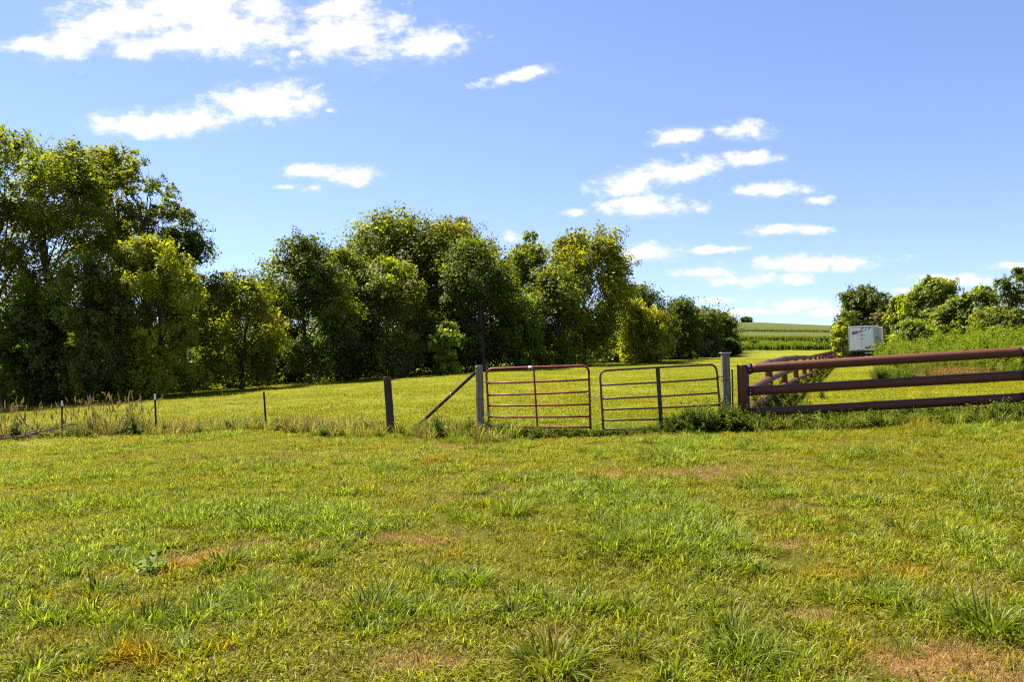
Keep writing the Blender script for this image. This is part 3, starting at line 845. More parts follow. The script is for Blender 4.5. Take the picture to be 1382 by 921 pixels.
def strip(n, pxr, Yf, spread):
    """points strewn round a line on the ground given by columns and depths"""
    px = rng.uniform(pxr[0], pxr[1], n)
    Y = np.interp(px, [p for p, _ in Yf], [y for _, y in Yf]) + rng.normal(0, spread, n)
    Y = np.where(px < 640, Y + .35, Y)
    k = (np.abs(px - 528) > 12) & (np.abs(px - 553) > 10)
    px, Y = px[k], Y[k]
    pts = np.array([ground(a, b) for a, b in zip(px, Y)])
    return px, pts

FL = [(-40, 23.6), (83, 22.8), (210, 21.8), (357, 20.6), (525, 17.0), (650, 16.0), (800, 15.5), (980, 16.0), (1005, 16.0), (1200, 15.1), (1420, 14.3)]
def fence_weeds():
    px, P = strip(700, (-40, 660), FL, .45)
    m = fbm(px * .02, px * 0 + 4) + rng.normal(0, .1, len(px))
    n = len(px)
    k = (m > .53) & (rng.random(n) < .6)
    scatter('fence_weeds', P[k], slope_rot(k.sum()), rng.uniform(.6, 1.45, k.sum()), rng.integers(0, 5, k.sum()), weed_small, 'green weeds along the wire fence', 'weeds')
    k = (m <= .53) & (rng.random(n) < .75)
    scatter('dry_weeds', P[k], slope_rot(k.sum()), rng.uniform(.6, 1.35, k.sum()), rng.integers(0, 5, k.sum()), weed_brown, 'reddish brown dried weeds along the wire fence', 'weeds')
    px, P = strip(520, (-40, 700), FL, .5)
    scatter('long_grass', P, slope_rot(len(P)), rng.uniform(.5, 1.1, len(P)), rng.integers(0, 4, len(P)), long_grass, 'long uncut grass along the wire fence', 'grass')
    px, P = strip(380, (-40, 660), FL, .4)
    scatter('dry_grass', P, slope_rot(len(P)), rng.uniform(.5, 1.15, len(P)), rng.integers(0, 4, len(P)), dry_grass, 'bleached dry grass along the wire fence', 'grass')
    # under the gates: low; rising to a thicket by the grey end post; then under the pipe rails
    px, P = strip(420, (655, 900), [(p, y - .15) for p, y in FL], .22)
    s = np.interp(px, [655, 690, 780, 850, 900], [1.0, .75, .6, .45, .6]) * rng.uniform(.6, 1.2, len(px))
    scatter('gate_weeds', P, slope_rot(len(P)), s, rng.integers(0, 5, len(P)), weed_small, 'low leafy weeds under the two gates', 'weeds')
    px, P = strip(105, (895, 1040), [(p, y - .25) for p, y in FL], .30)
    s = np.interp(px, [895, 940, 975, 1010, 1040], [.5, .85, .95, .7, .55]) * rng.uniform(.6, 1.15, len(px))
    scatter('post_weeds', P, slope_rot(len(P)), s, rng.integers(0, 5, len(P)), weed_mid, 'leafy weed thicket round the grey end post and corner post', 'weeds')
    px, P = strip(360, (1010, 1440), [(p, y - .1) for p, y in FL], .30)
    scatter('rail_weeds', P, slope_rot(len(P)), rng.uniform(.6, 1.25, len(px)), rng.integers(0, 5, len(P)), weed_small, 'leafy weeds growing under the lowest pipe rail', 'weeds')
    px, P = strip(330, (1010, 1440), [(p, y) for p, y in FL], .45)
    scatter('rail_grass', P, slope_rot(len(P)), rng.uniform(.5, .95, len(px)), rng.integers(0, 4, len(P)), long_grass, 'long grass under the pipe rails', 'grass')
fence_weeds()

def bank_weeds():
    n = 3600
    px = rng.uniform(1183, 1500, n); Y = rng.uniform(33, 84, n)
    lo = np.interp(px, [1183, 1200, 1260, 1340, 1500], [66, 56, 42, 35, 32])
    k = Y > lo; px, Y, lo = px[k], Y[k], lo[k]
    P = np.array([ground(a, b) for a, b in zip(px, Y)])
    s = np.clip(.45 + (Y - lo) / 26, .45, 1.0) * rng.uniform(.35, 1.35, len(px)) * (.36 + .95 * fbm(P[:, 0] * .35, P[:, 1] * .35, 3))
    scatter('bank_weeds', P, slope_rot(len(P)), s, np.where(fbm(P[:, 0] * .25 + 9, P[:, 1] * .25, 3) + rng.normal(0, .12, len(P)) > .5, rng.integers(0, 5, len(P)), rng.integers(5, 9, len(P))), weed_tall + weed_bank, 'tall green weeds over the bank behind the pipe fence', 'weeds')
    n = 500
    px = rng.uniform(1235, 1345, n); Y = rng.uniform(27, 37, n)
    k = rng.random(n) < np.exp(-((px - 1290) / 32) ** 2)
    P = np.array([ground(a, b) for a, b in zip(px[k], Y[k])])
    scatter('bank_dry_weeds', P, slope_rot(len(P)), rng.uniform(.9, 2.0, len(P)), rng.integers(0, 5, len(P)), weed_brown, 'rusty dried weeds at the foot of the bank', 'weeds')
    n = 500
    px = rng.uniform(1180, 1420, n); Y = rng.uniform(28, 44, n)
    P = np.array([ground(a, b) for a, b in zip(px, Y)])
    s = rng.uniform(.5, 1.3, n)
    k = fbm(P[:, 0] * .3, P[:, 1] * .3) > .5
    scatter('bank_foot_weeds', P[k], slope_rot(k.sum()), s[k], rng.integers(0, 5, k.sum()), weed_mid, 'shorter weeds at the foot of the bank', 'weeds')
    # rough growth along the receding fence
    n = 80
    Y = 16.5 + rng.random(n) ** 1.4 * 70
    X = 4.86 + (Y - 16) * .443 + rng.normal(.1, .35, n)
    P = np.stack([X, Y, height(X, Y)], 1)
    scatter('receding_fence_weeds', P, slope_rot(n), rng.uniform(.3, .7, n), rng.integers(0, 5, n), weed_mid, 'rough weeds along the receding pipe fence', 'weeds')
    n = 34
    Y = rng.uniform(16.6, 21, n); X = 4.86 + (Y - 16) * .443 + rng.normal(.0, .35, n)
    scatter('corner_weeds', np.stack([X, Y, height(X, Y)], 1), slope_rot(n), rng.uniform(.5, .95, n), rng.integers(0, 5, n), weed_mid, 'leafy weeds inside the corner of the pipe fences', 'weeds')
    # corn edge and meadow brush below the hill
    n = 1100
    px = rng.uniform(985, 1160, n); row = rng.integers(0, 3, n)
    Y = np.choose(row, [240, 243, 246]) + rng.normal(0, 1.2, n) - (px - 1000) * .05
    P = np.array([ground(a, b) for a, b in zip(px, Y)])
    scatter('corn_crop', P, slope_rot(n), rng.uniform(.6, .95, n), rng.integers(0, 3, n), weed_corn, 'dark green edge rows of corn at the foot of the hill', 'corn')
    px = rng.uniform(985, 1160, n); row = rng.integers(0, 3, n)
    Y = np.choose(row, [354, 358, 362]) + rng.normal(0, 1.5, n) + (px - 1070) * .12
    P = np.array([ground(a, b) for a, b in zip(px, Y)])
    scatter('hill_corn', P, slope_rot(n), rng.uniform(.3, .6, n), rng.integers(0, 3, n), weed_corn, 'dark band of corn across the middle of the far hill', 'corn')
    n = 1500
    px = rng.uniform(985, 1160, n); Y = rng.uniform(170, 205, n)
    P = np.array([ground(a, b) for a, b in zip(px, Y)])
    k = fbm(P[:, 0] * .12, P[:, 1] * .08) > .47
    scatter('meadow_weeds', P[k], slope_rot(k.sum()), rng.uniform(.5, 1.1, k.sum()), rng.integers(0, 5, k.sum()), weed_tall, 'bright rough weeds on the meadow below the corn', 'weeds')
bank_weeds()

def clover():
    n = 900
    x = rng.uniform(-14, 14, n); y = rng.uniform(3, 17, n)
    k = in_frustum(x, y) & (fbm(x * .6 + 90, y * .6 + 14, 3) > .56)
    x, y = x[k], y[k]; m = len(x)
    scatter('clover', np.stack([x, y, height(x, y)], 1), slope_rot(m), rng.uniform(.22, .42, m), rng.integers(0, 5, m), weed_small, 'small broad-leaved clover patches in the foreground pasture', 'clover')
clover()

def copy_plant(name, me, loc, s, rz, label, cat, group=None):
    o = link(bpy.data.objects.new(name, me)); o.location = loc; o.scale = (s, s, s) if isinstance(s, (int, float)) else s; o.rotation_euler = (0, 0, rz)
    return tag(o, label, cat, group)

# distinct plants one could point at
dk = [broad_weed('dark_weed', .75, 16, 700 + i, [(.035, .065, .012), (.045, .08, .014)], .045, .35, 24).data for i in range(3)]
copy_plant('weed_plant', dk[0], ground(176, 21.6), 1.0, .3, 'dark bushy weed between the two white-tipped fence posts', 'weed', 'dark weeds by the fences')
copy_plant('weed_plant', dk[1], ground(658, 15.6), (.62, .62, .78), 1.1, 'dark weed at the foot of the grey hinge post', 'weed', 'dark weeds by the fences')
copy_plant('weed_plant', dk[2], ground(590, 16.2), (.55, .55, .85), 2.1, 'dark weed standing under the slanting brace', 'weed', 'dark weeds by the fences')
copy_plant('weed_plant', dk[1], ground(122, 22.3), .75, 2.9, 'smaller dark weed under the tan seed heads', 'weed', 'dark weeds by the fences')
gw = [broad_weed('green_weed', .5, 14, 720 + i, [(.09, .13, .03), (.075, .12, .025)], .04, .55, 18).data for i in range(2)]
copy_plant('weed_plant', gw[0], ground(438, 18.0), (1.1, .9, .75), .3, 'pale green weed mound past the dark wooden post on the wire fence', 'weed')
copy_plant('weed_plant', dk[2], ground(20, 22.4), (.9, .9, .8), .2, 'dark low weed among the fallen branches', 'weed', 'dark weeds by the fences')
copy_plant('weed_plant', gw[1], ground(312, 20.9), (1.0, 1.0, .9), 1.7, 'pale green weed clump beside the thin untipped fence post', 'weed')
copy_plant('weed_plant', gw[1], ground(945, 15.3), 1.35, .3, 'big leafy weed against the rusty gate', 'weed')
copy_plant('weed_plant', gw[0], ground(1360, 14.0), 1.0, .9, 'leafy weed in front of the lowest pipe rail at the picture edge', 'weed')
bigw = broad_weed('dock', .20, 8, 740, [(.13, .18, .02), (.15, .20, .03)], .060, 1.0, 5).data
copy_plant('dock_plant', bigw, ground_hit(196, 778), 1.0, .8, 'broad-leaved dock plant among the foreground grass', 'plant')
tf = [blade_patch('tuft', 260, .55, .30, .011, [(.070, .118, .002), (.085, .135, .002), (.11, .155, .003)], .75, tuft=True, seed=760 + i, dryf=.04, seg=4, curl=1.5).data for i in range(3)]
TUFTS = [(1335, 858, 1.0, 'largest dark grass tussock low at the picture edge beside bare soil'),
         (350, 708, .95, 'pale-tipped round grass tussock beside the bare strip of ground'),
         (300, 768, .85, 'dark grass tussock between the dock plant and the bare patch'),
         (130, 808, .9, 'wide dark grass tussock below the dock plant'),
         (505, 830, .9, 'grass tussock above the bare patch at the bottom'),
         (905, 752, .7, 'dark grass tussock in the middle of the pasture'),
         (830, 668, .9, 'grass tussock in front of the rusty gate'),
         (745, 905, .9, 'dense grass tussock cut by the bottom edge'),
         (205, 845, .8, 'grass tussock near the bottom corner below the wide dark one'),
         (1180, 800, .7, 'low grass tussock between the largest one and the middle of the pasture'),
         (420, 760, .75, 'grass tussock beside the bare strip, next to the dark one'),
         (1000, 890, .85, 'grass tussock at the bottom between two bare patches'),
         (640, 790, .7, 'lone grass tussock above the middle of the bottom edge'),
         (690, 585 + 110, .8, 'small grass tussock ahead of the red gate')]
for i, (px, py, s, lab) in enumerate(TUFTS):
    copy_plant('grass_tussock', tf[i % 3], ground_hit(px, py), s * 1.0, i * 1.3, lab, 'tussock', 'grass tussocks in the pasture')

def seed_grass(px, Y, n, hgt, spread, seed, label):
    g = np.random.default_rng(seed); rnd = random.Random(seed); b = ground(px, Y); mb = MB(); cols = []
    for i in range(n):
        x, y = g.normal(0, spread), g.normal(0, spread * .5); L = hgt * g.uniform(.3, 1.1); a = g.normal(0, .28); a2 = g.normal(0, .15)
        p0 = Vector((x, y, 0)); p1 = p0 + Vector((math.sin(a) * L, math.sin(a2) * L, L))
        k0 = len(mb.v); mb.tube([p0, p0.lerp(p1, .5) + Vector((0, 0, .02)), p1], [.004, .0035, .003], 4, caps=False)
        cols += [(.30, .23, .10)] * (len(mb.v) - k0)
        k0 = len(mb.v); q = (p1 - p0).normalized()
        mb.tube([p1 - q * .02, p1 + q * .05, p1 + q * .11, p1 + q * .19], [.004, .020, .015, .003], 6, caps=False, wob=.35, rnd=rnd)
        c = np.array((.44, .31, .16)) * g.uniform(.7, 1.2)
        cols += [tuple(c)] * (len(mb.v) - k0)
    o = mb.build('seed_grass', MAT['weed'], None, np.array(cols)); o.location = b
    tag(o, label, 'grass', None, 'stuff')
seed_grass(22, 22.6, 55, 1.0, .42, 1, 'tan seed heads standing by the fallen branches')
seed_grass(130, 22.2, 65, .95, .52, 2, 'tan seed heads between the white-tipped fence posts')
seed_grass(180, 21.9, 30, 1.05, .30, 3, 'tan seed heads above the dark bushy weed')
seed_grass(62, 23.2, 14, .75, .3, 4, 'few tan seed heads beside the first white-tipped post')

def branch_pile():
    for i, (px, Y, L, az, tilt, r_, lab) in enumerate(((62, 22.0, 1.7, .1, .18, .028, 'grey fallen branch sloping up among the fence weeds'),
                                                     (18, 21.8, 1.8, .35, .04, .035, 'thick grey fallen branch flat on the grass at the picture edge'),
                                                     (40, 22.3, 1.2, 2.7, .45, .02, 'thin dead branch sticking up by the tan seed heads'))):
        rnd = random.Random(i); b = ground(px, Y); mb = MB()
        d = Vector((math.cos(az) * math.cos(tilt), math.sin(az) * math.cos(tilt), math.sin(tilt)))
        pts = [d * (L * (k / 6 - .5)) + Vector((rnd.uniform(-.04, .04), rnd.uniform(-.04, .04), .10 + L * .5 * math.sin(tilt) + rnd.uniform(-.03, .03))) for k in range(7)]
        mb.tube(pts, [r_ * (1 - .1 * k) for k in range(7)], 7)
        for k in range(1, 6):
            e = pts[k] + d * rnd.uniform(.1, .4) + Vector((rnd.uniform(-.25, .25), rnd.uniform(-.25, .25), rnd.uniform(0, .3)))
            mb.tube([pts[k], pts[k].lerp(e, .5) + Vector((0, 0, .03)), e], [r_ * .45, r_ * .3, r_ * .1], 5)
        o = mb.build('fallen_branch', MAT['dead_wood']); o.location = b
        tag(o, lab, 'branch', 'fallen branches by the fence')
branch_pile()

# ------------------------------------------------------------------ posts, gates
def wood_post(name, label, px, Y, top_py, r_, mat, lean_px=0.0, square=False, seed=0, sink=.4, base_py=None):
    b = ground(px, Y); rnd = random.Random(seed)
    t = at(px + lean_px, top_py, Y)
    d = (t - b)
    e = empty(name, b)
    n = 18; vs = []; L = d.length; ax = d.normalized()
    x = ax.cross(Vector((0, 1, 0))).normalized(); y = ax.cross(x)
    levels = [-.12, 0, .1, .25, .4, .55, .7, .85, .975, 1.0]
    prof = []
    for k in range(n):
        an = 2 * math.pi * k / n
        q = 1.0
        if square:
            c_, s_ = abs(math.cos(an)), abs(math.sin(an)); q = min(1.12, 1 / max(c_, s_) * .92)
        prof.append(q * (1 + rnd.uniform(-.05, .05)) * (.9 if k in (4, 11) else 1))
    for li, f in enumerate(levels):
        wob = Vector((rnd.uniform(-1, 1), rnd.uniform(-1, 1), 0)) * .004
        for k in range(n):
            an = 2 * math.pi * k / n
            rr = r_ * prof[k] * (1 + .06 * (1 - f)) * (.93 if f == 1.0 else 1) * (1 + rnd.uniform(-.012, .012))
            vs.append(ax * (L * f + (rnd.uniform(-.004, .004) if f == 1 else 0)) + x * math.cos(an) * rr + y * math.sin(an) * rr + wob)
    fs = []
    for i in range(len(levels) - 1):
        for k in range(n):
            j = (k + 1) % n; fs.append((i * n + k, i * n + j, (i + 1) * n + j, (i + 1) * n + k))
    mb = MB(); mb.add(vs, fs, False); L0 = (len(levels) - 1) * n
    mb.add([], [])
    mb.f.append(tuple(L0 + k for k in range(n))); mb.s.append(False)
    mb.build('shaft', mat, e)
    tag(e, label, 'post')
    return e, b, t, ax, x

pA = wood_post('wooden_post', 'short dark leaning wooden post where the wire fence ends', 528, ground_hit(528, 590).y, 508.5, .085, MAT['wood_dark'], -5.5, seed=1)
pB = wood_post('wooden_post', 'grey weathered wooden post carrying the red gate', 649, 16.0, 493.5, .078, MAT['wood_grey'], -2.5, seed=2)
pC = wood_post('wooden_post', 'tall pale squared wooden post between rusty gate and pipe fence', 981.5, 16.1, 477.5, .088, MAT['wood_grey'], -3, square=True, seed=3)
# wire wraps and caps
def wrap(e, ax, z, r_, mat, name='wire_wrap'):
    mb = MB(); x = ax.cross(Vector((0, 1, 0))).normalized(); y = ax.cross(x)
    pts = [ax * (z + .01 * math.sin(k)) + (x * math.cos(k * .5236) + y * math.sin(k * .5236)) * r_ for k in range(25)]
    mb.tube(pts, .004, 5, caps=False); mb.build(name, mat, e)
wrap(pB[0], pB[3], .78, .084, MAT['rust']); wrap(pC[0], pC[3], .42, .098, MAT['rust']); wrap(pC[0], pC[3], 1.0, .098, MAT['rust']); wrap(pA[0], pA[3], .9, .09, MAT['rust'])
mb = MB(); mb.box(pC[3] * ((pC[2] - pC[1]).length + .013), (.21, .20, .02), bev=.004); mb.build('cap_plate', MAT['galv'], pC[0])

# slanting brace
def brace():
    a = ground_hit(552.5, 584.5); a.z -= .02
    b = at(642, 502.5, 16.0)
    e = empty('brace_pole', a); mb = MB(); d = b - a
    rnd = random.Random(5)
    mb.tube([d * f for f in (0, .25, .5, .75, 1)], [.040, .039, .038, .037, .036], 12, wob=.03, rnd=rnd); mb.build('pole', MAT['wood_dark'], e)
    mb = MB(); mb.tube([d * .655, d * .67], .042, 12); mb.build('band', MAT['galv'], e)
    tag(e, 'dark slanting brace pole leaning on the grey hinge post', 'brace')
brace()

def gate(name, label, TL, TR, BL, BR, YL, YR, bars, rad, mat, stile, stile_mat, stile_w, corner=.13, bottom_ext=0.0):
    tl, tr, bl, br = at(*TL, YL), at(*TR, YR), at(*BL, YL), at(*BR, YR)
    e = empty(name, bl)
    P = lambda s, t: (bl.lerp(br, s)).lerp(tl.lerp(tr, s), t) - bl
    W = (br - bl).length; Hh = (tl - bl).length
    cs, ct = corner / W, corner / Hh
    path = [P(0, -bottom_ext), P(0, .3), P(0, 1 - ct)]
    for k in range(1, 6):
        a = k / 6 * math.pi / 2; path.append(P(cs * (1 - math.cos(a)), 1 - ct + ct * math.sin(a)))
    path += [P(cs, 1), P(.35, 1.003), P(.65, 1.002), P(1 - cs, 1)]
    for k in range(1, 6):
        a = k / 6 * math.pi / 2; path.append(P(1 - cs + cs * math.sin(a), 1 - ct + ct * math.cos(a)))
    path += [P(1, 1 - ct), P(1, .3), P(1, -bottom_ext)]
    mb = MB(); mb.tube(path, rad, 10); mb.build('frame', mat, e)
    for (tL, tR) in bars:
        mb = MB()
        mb.tube([P(.004, tL), P(.25, tL + (tR - tL) * .25 - .004), P(.5, (tL + tR) / 2 - .006), P(.75, tL + (tR - tL) * .75 - .004), P(.996, tR)], rad * .86, 8); mb.build('bar', mat, e)
    n = (P(1, 0) - P(0, 0)).cross(P(0, 1) - P(0, 0)).normalized()
    off = n * (-(rad * 1.05) if n.y > 0 else rad * 1.05)
    mb = MB()
    a, b = P(stile[0], .99), P(stile[1], 0)
    dirv = (b - a).normalized(); sx = dirv.cross(n).normalized()
    w, th = stile_w / 2, .006
    vs = [p + sx * i * w + off + n * j * th for p in (a, b) for i, j in ((-1, -1), (1, -1), (1, 1), (-1, 1))]
    mb.add(vs, [(0, 1, 2, 3), (7, 6, 5, 4), (0, 4, 5, 1), (1, 5, 6, 2), (2, 6, 7, 3), (3, 7, 4, 0)]); mb.build('stile', stile_mat, e)
    tag(e, label, 'gate', 'pair of tubular field gates')
    return e, P, bl, n

gr, PR, blR, nR = gate('field_gate', 'red tubular field gate hung on the grey wooden post', (656, 498.3), (794.5, 493.6), (660.5, 577), (797, 578.2), 15.95, 15.45,
    [(.755, .775), (.55, .58), (.365, .378), (.175, .185), (.012, .012)], .0235, MAT['red_gate'], (.475, .485), MAT['red_gate'], .035, bottom_ext=.02)
mb = MB(); c = PR(.44, 1.003); q = (PR(.46, 1.003) - PR(.42, 1.003)); mb.tube([c - q * .5, c + q * .5], .026, 12); mb.build('label_sticker', MAT['white'], gr)
for t in (.78, .22):
    mb = MB(); a = PR(0, t); b2 = pB[1] + pB[3] * (a.z + blR.z - pB[1].z) - blR
    mb.tube([b2 + (a - b2) * .25, a], .009, 6); mb.tube([a - Vector((0, 0, .03)), a + Vector((0, 0, .03))], .031, 10); mb.build('hinge', MAT['galv'], gr)

gb, PB_, blB, nB = gate('field_gate', 'rusty brown tubular field gate with dark upright, half in weeds', (809.5, 500.8), (966.5, 492), (814.2, 580.8), (974, 578), 15.45, 15.95,
    [(.755, .775), (.525, .55), (.342, .36), (.16, .17), (.01, .0)], .0225, MAT['brown_gate'], (.485, .48), MAT['green_metal'], .085, bottom_ext=.0)
for t in (.80, .2):
    mb = MB(); a = PB_(1, t); b2 = pC[1] + pC[3] * (a.z + blB.z - pC[1].z) - blB
    mb.tube([a, a + (b2 - a) * .72], .008, 6); mb.tube([a - Vector((0, 0, .03)), a + Vector((0, 0, .03))], .030, 10); mb.build('hinge', MAT['rust'], gb)

def chain():
    a = blR + PR(.985, .55); b = blB + PB_(.01, .60)
    e = empty('gate_chain', a)
    for i in range(9):
        f = (i + .5) / 9; p = a.lerp(b, f) + Vector((0, 0, -.22 * f * (1 - f))) - a
        d = (b - a).normalized(); s = Vector((0, 0, 1)) if i % 2 else d.cross(Vector((0, 0, 1))).normalized()
        mb = MB(); pts = [p + d * math.cos(k * math.pi / 5) * .017 + s * math.sin(k * math.pi / 5) * .010 for k in range(11)]
        mb.tube(pts, .004, 5, caps=False); mb.build('chain_link', MAT['galv'], e)
    mb = MB()
    ring = [PR(.985, .55) + blR - a + Vector((math.cos(k * math.pi / 5) * .035, math.sin(k * math.pi / 5) * .035, .02 * math.sin(k))) for k in range(11)]
    mb.tube(ring, .007, 5, caps=False); mb.build('chain_loop', MAT['galv'], e)
    tag(e, 'thin grey chain holding the two gates together', 'chain')
chain()

# ------------------------------------------------------------------ steel posts and wire
def tee_post(px, Y, top_py, lean, label, tip=True, clip=True):
    b = ground(px, Y); t = at(px + lean, top_py, Y); d = t - b; L = d.length; ax = d.normalized()
    e = empty('steel_fence_post', b); x = ax.cross(Vector((0, 1, 0))).normalized(); y = ax.cross(x).normalized()
    def prism(z0, z1, k=1.0):
        sec = [(-.025, -.004), (.025, -.004), (.025, .004), (.004, .004), (.004, .035), (-.004, .035), (-.004, .004), (-.025, .004)]
        vs = [ax * z + x * a * k + y * c_ * k for z in (z0, z1) for a, c_ in sec]
        fs = [tuple(range(7, -1, -1)), tuple(range(8, 16))] + [(i, (i + 1) % 8, 8 + (i + 1) % 8, 8 + i) for i in range(8)]
        return vs, fs
    top = L * (.85 if tip else .97)
    mb = MB(); mb.add(*prism(-.2, top)); mb.build('shaft', MAT['green_metal'], e)
    mb = MB()
    for k in range(14): mb.box(ax * (.1 + k * (top - .15) / 14) - y * .008, (.014, .012, .018))
    mb.build('studs', MAT['green_metal'], e)['kind'] = 'stuff'
    mb = MB(); mb.add(*prism(top, L, 1.06)); mb.build('tip', MAT['white'] if tip else MAT['rust'], e)
    if clip:
        mb = MB(); mb.box(ax * L * .66 - y * .03, (.07, .05, .035), bev=.008); mb.build('insulator', MAT['yellow'], e)
    tag(e, label, 'fence post', 'steel posts of the wire fence')
    return b, ax, L
T1 = tee_post(84, 22.8, 541.5, -.5, 'dark steel post with white tip nearest the picture edge')
T2 = tee_post(211, 21.8, 532, -2, 'dark steel post with white tip beside the dark bushy weed')
T3 = tee_post(359.5, 20.6, 529, -3.5, 'thin dark steel post without white tip, next to the wooden post', tip=False, clip=False)

def fence_wires():
    ends = [(T1, .86), (T2, .9), (T3, .92)]
    g0 = ground(-60, 23.9)
    for k, (f, lab) in enumerate(((.84, 'topmost thin wire of the wire fence'), (.55, 'middle thin wire of the wire fence'), (.28, 'lowest thin wire of the wire fence'))):
        pts = [g0 + Vector((0, 0, 1.15 * f))] + [t[0] + t[1] * t[2] * f for t in (T1, T2, T3)] + [pA[1] + pA[3] * 1.15 * f, pB[1] + pB[3] * 1.15 * f]
        full = []
        for a, b in zip(pts[:-1], pts[1:]):
            full += [a.lerp(b, q) + Vector((0, -.03, -.05 * 4 * q * (1 - q))) for q in (0, .25, .5, .75)]
        full.append(pts[-1]); o = full[0]
        mb = MB(); mb.tube([p - o for p in full], .0016, 4, caps=False); w = mb.build('fence_wire', MAT['rust']); w.location = o
        tag(w, lab, 'wire', 'wires of the wire fence')
fence_wires()

def rusty_stake():
    b = ground(989.5, 16.0); t = at(988.2, 500, 16.0); mb = MB(); d = t - b
    mb.tube([d * -.1, d * .5, d], [.017, .017, .016], 6); e = empty('rusty_stake', b)
    mb.build('rod', MAT['rust'], e)
    mb = MB(); mb.tube([d * .99, d * 1.012], .021, 6); mb.build('collar', MAT['rust'], e)
    tag(e, 'thin rusty stake between the pale squared post and the pipe fence', 'stake')
rusty_stake()

# ------------------------------------------------------------------ pipe fences
def pipe_tube(mb, a, b, r_, n=20, sag=.0):
    d = b - a
    mb.tube([a, a.lerp(b, .02), a.lerp(b, .35) - Vector((0, 0, sag)), a.lerp(b, .65) - Vector((0, 0, sag)), a.lerp(b, .98), b], [r_ * .97, r_, r_, r_, r_, r_ * .97], n)

def bracket(e, p, d, r_):
    """dark saddle with bolts joining a rail's end to its post"""
    mb = MB(); mb.tube([p, p + d * .10], [r_ * 1.04, r_ * 1.04], 16); br = mb.build('bracket', MAT['pipe_dark'], e)
    s = d.cross(Vector((0, 0, 1))).normalized()
    if s.y > 0: s = -s
    for z in (-.4, .4):
        mb = MB(); c = p + d * .05 + s * r_ * .93 + Vector((0, 0, z * r_)); mb.tube([c, c + s * .016], .013, 6); mb.build('bolt', MAT['galv'], br)

def near_fence():
    corner = ground(1005, 16.0)
    e = empty('pipe_fence', corner)
    PR_ = .118
    top = at(1004, 492.5, 16.0)
    h = top.z - corner.z
    mb = MB(); mb.tube([(0, 0, -.4), (0, 0, h - .012), (0, 0, h)], [PR_, PR_, PR_ * .95], 24); mb.build('post', MAT['pipe'], e)
    Y1 = 14.55
    ends = []
    for k, (pa, pb, r_) in enumerate((((1013, 497.8), (1379, 475.2), .097), ((1013, 528.6), (1379, 507.0), .095), ((1013, 558), (1379, 537.2), .093))):
        a, b = at(*pa, 15.97) - corner, at(*pb, Y1) - corner
        d = (b - a).normalized(); p0 = Vector((0, 0, a.z)); p0 = p0 + d * PR_ * .75
        bracket(e, p0, d, r_)
        mb = MB(); pipe_tube(mb, p0 + d * .085, b, r_); mb.build('rail', MAT['pipe'], e)
        # splice collar, then the next length of rail beyond the frame
        mb = MB(); mb.tube([b - d * .01, b + d * .13], [r_ * 1.06, r_ * 1.06], 20); mb.build('collar', MAT['pipe_dark'], e)
        mb = MB(); pipe_tube(mb, b + d * .12, b + d * 5.2, r_); mb.build('rail', MAT['pipe'], e)
        ends.append((b, d))
    b, d = ends[0]
    q = b + d * .55; s = d.cross(Vector((0, 0, 1))).normalized()
    if s.y < 0: s = -s
    q = q + s * (.097 + .11)
    gz = hz(corner.x + q.x, corner.y + q.y) - corner.z
    mb = MB(); mb.tube([(q.x, q.y, gz - .4), (q.x, q.y, b.z - .02), (q.x, q.y, b.z)], [.105, .105, .10], 20); mb.build('post', MAT['pipe'], e)
    tag(e, 'near brown pipe rail fence of three thick rails from the corner post', 'fence', 'brown pipe fences')
    return corner
CORNER = near_fence()

def receding_fence():
    e = empty('pipe_fence', CORNER)
    dirx = .443
    L = math.hypot(dirx, 1)
    ts = [0, 4.9, 9.6, 14.8, 20.2]
    while ts[-1] < 86: ts.append(ts[-1] + 5.5)
    pos = []
    for t in ts:
        y = CORNER.y + t; x = CORNER.x + dirx * t
        pos.append(Vector((x, y, hz(x, y))))
    for k in range(3):                       # the far end bends behind the trailer
        p = pos[-1]; x, y = p.x + 3.4 + k * .6, p.y + 3.8
        pos.append(Vector((x, y, hz(x, y))))
    r_ = .095
    post_h = 1.22
    pm = MB(); pm.tube([(0, 0, -.4), (0, 0, post_h - .02), (0, 0, post_h)], [.10, .10, .095], 14)
    pmesh = pm.mesh('post', MAT['pipe'])
    for i, p in enumerate(pos):
        if i > 0:
            o = link(bpy.data.objects.new('post', pmesh), e); o.location = p - CORNER
        if i + 1 < len(pos):
            q = pos[i + 1]
            for hgt in (1.14, .70, .27):
                a = p - CORNER + Vector((0, 0, hgt)); b = q - CORNER + Vector((0, 0, hgt)); d = (b - a).normalized()
                a2, b2 = a + d * (.13 if i == 0 else .03), b - d * .03
                mb = MB(); pipe_tube(mb, a2, b2, r_ * (1.0 if hgt > 1 else .95), 14); mb.build('rail', MAT['pipe'], e)
    cm = MB(); cm.tube([(0, 0, -.045), (0, 0, .045)], [.106, .106], 14); cmesh = cm.mesh('collar', MAT['pipe_dark'])
    d0 = (pos[1] - pos[0]).normalized(); rot = d0.to_track_quat('Z', 'Y').to_euler()
    for p in pos[1:]:
        o = link(bpy.data.objects.new('collar', cmesh), e); o.location = p - CORNER + Vector((0, 0, 1.14)); o.rotation_euler = rot
    tag(e, 'brown pipe rail fence running back from the corner post towards the trailer', 'fence', 'brown pipe fences')
receding_fence()

# dead plant hanging in the corner of the rails
dp = broad_weed('dry_plant', .55, 12, 800, [(.30, .24, .15), (.36, .30, .20), (.22, .16, .09)], .03, .5, 14).data
copy_plant('dry_plant', dp, ground(1030, 17.2), (1.2, 1.2, 1.45), 0, 'bleached dead weed standing inside the fence corner', 'weed')

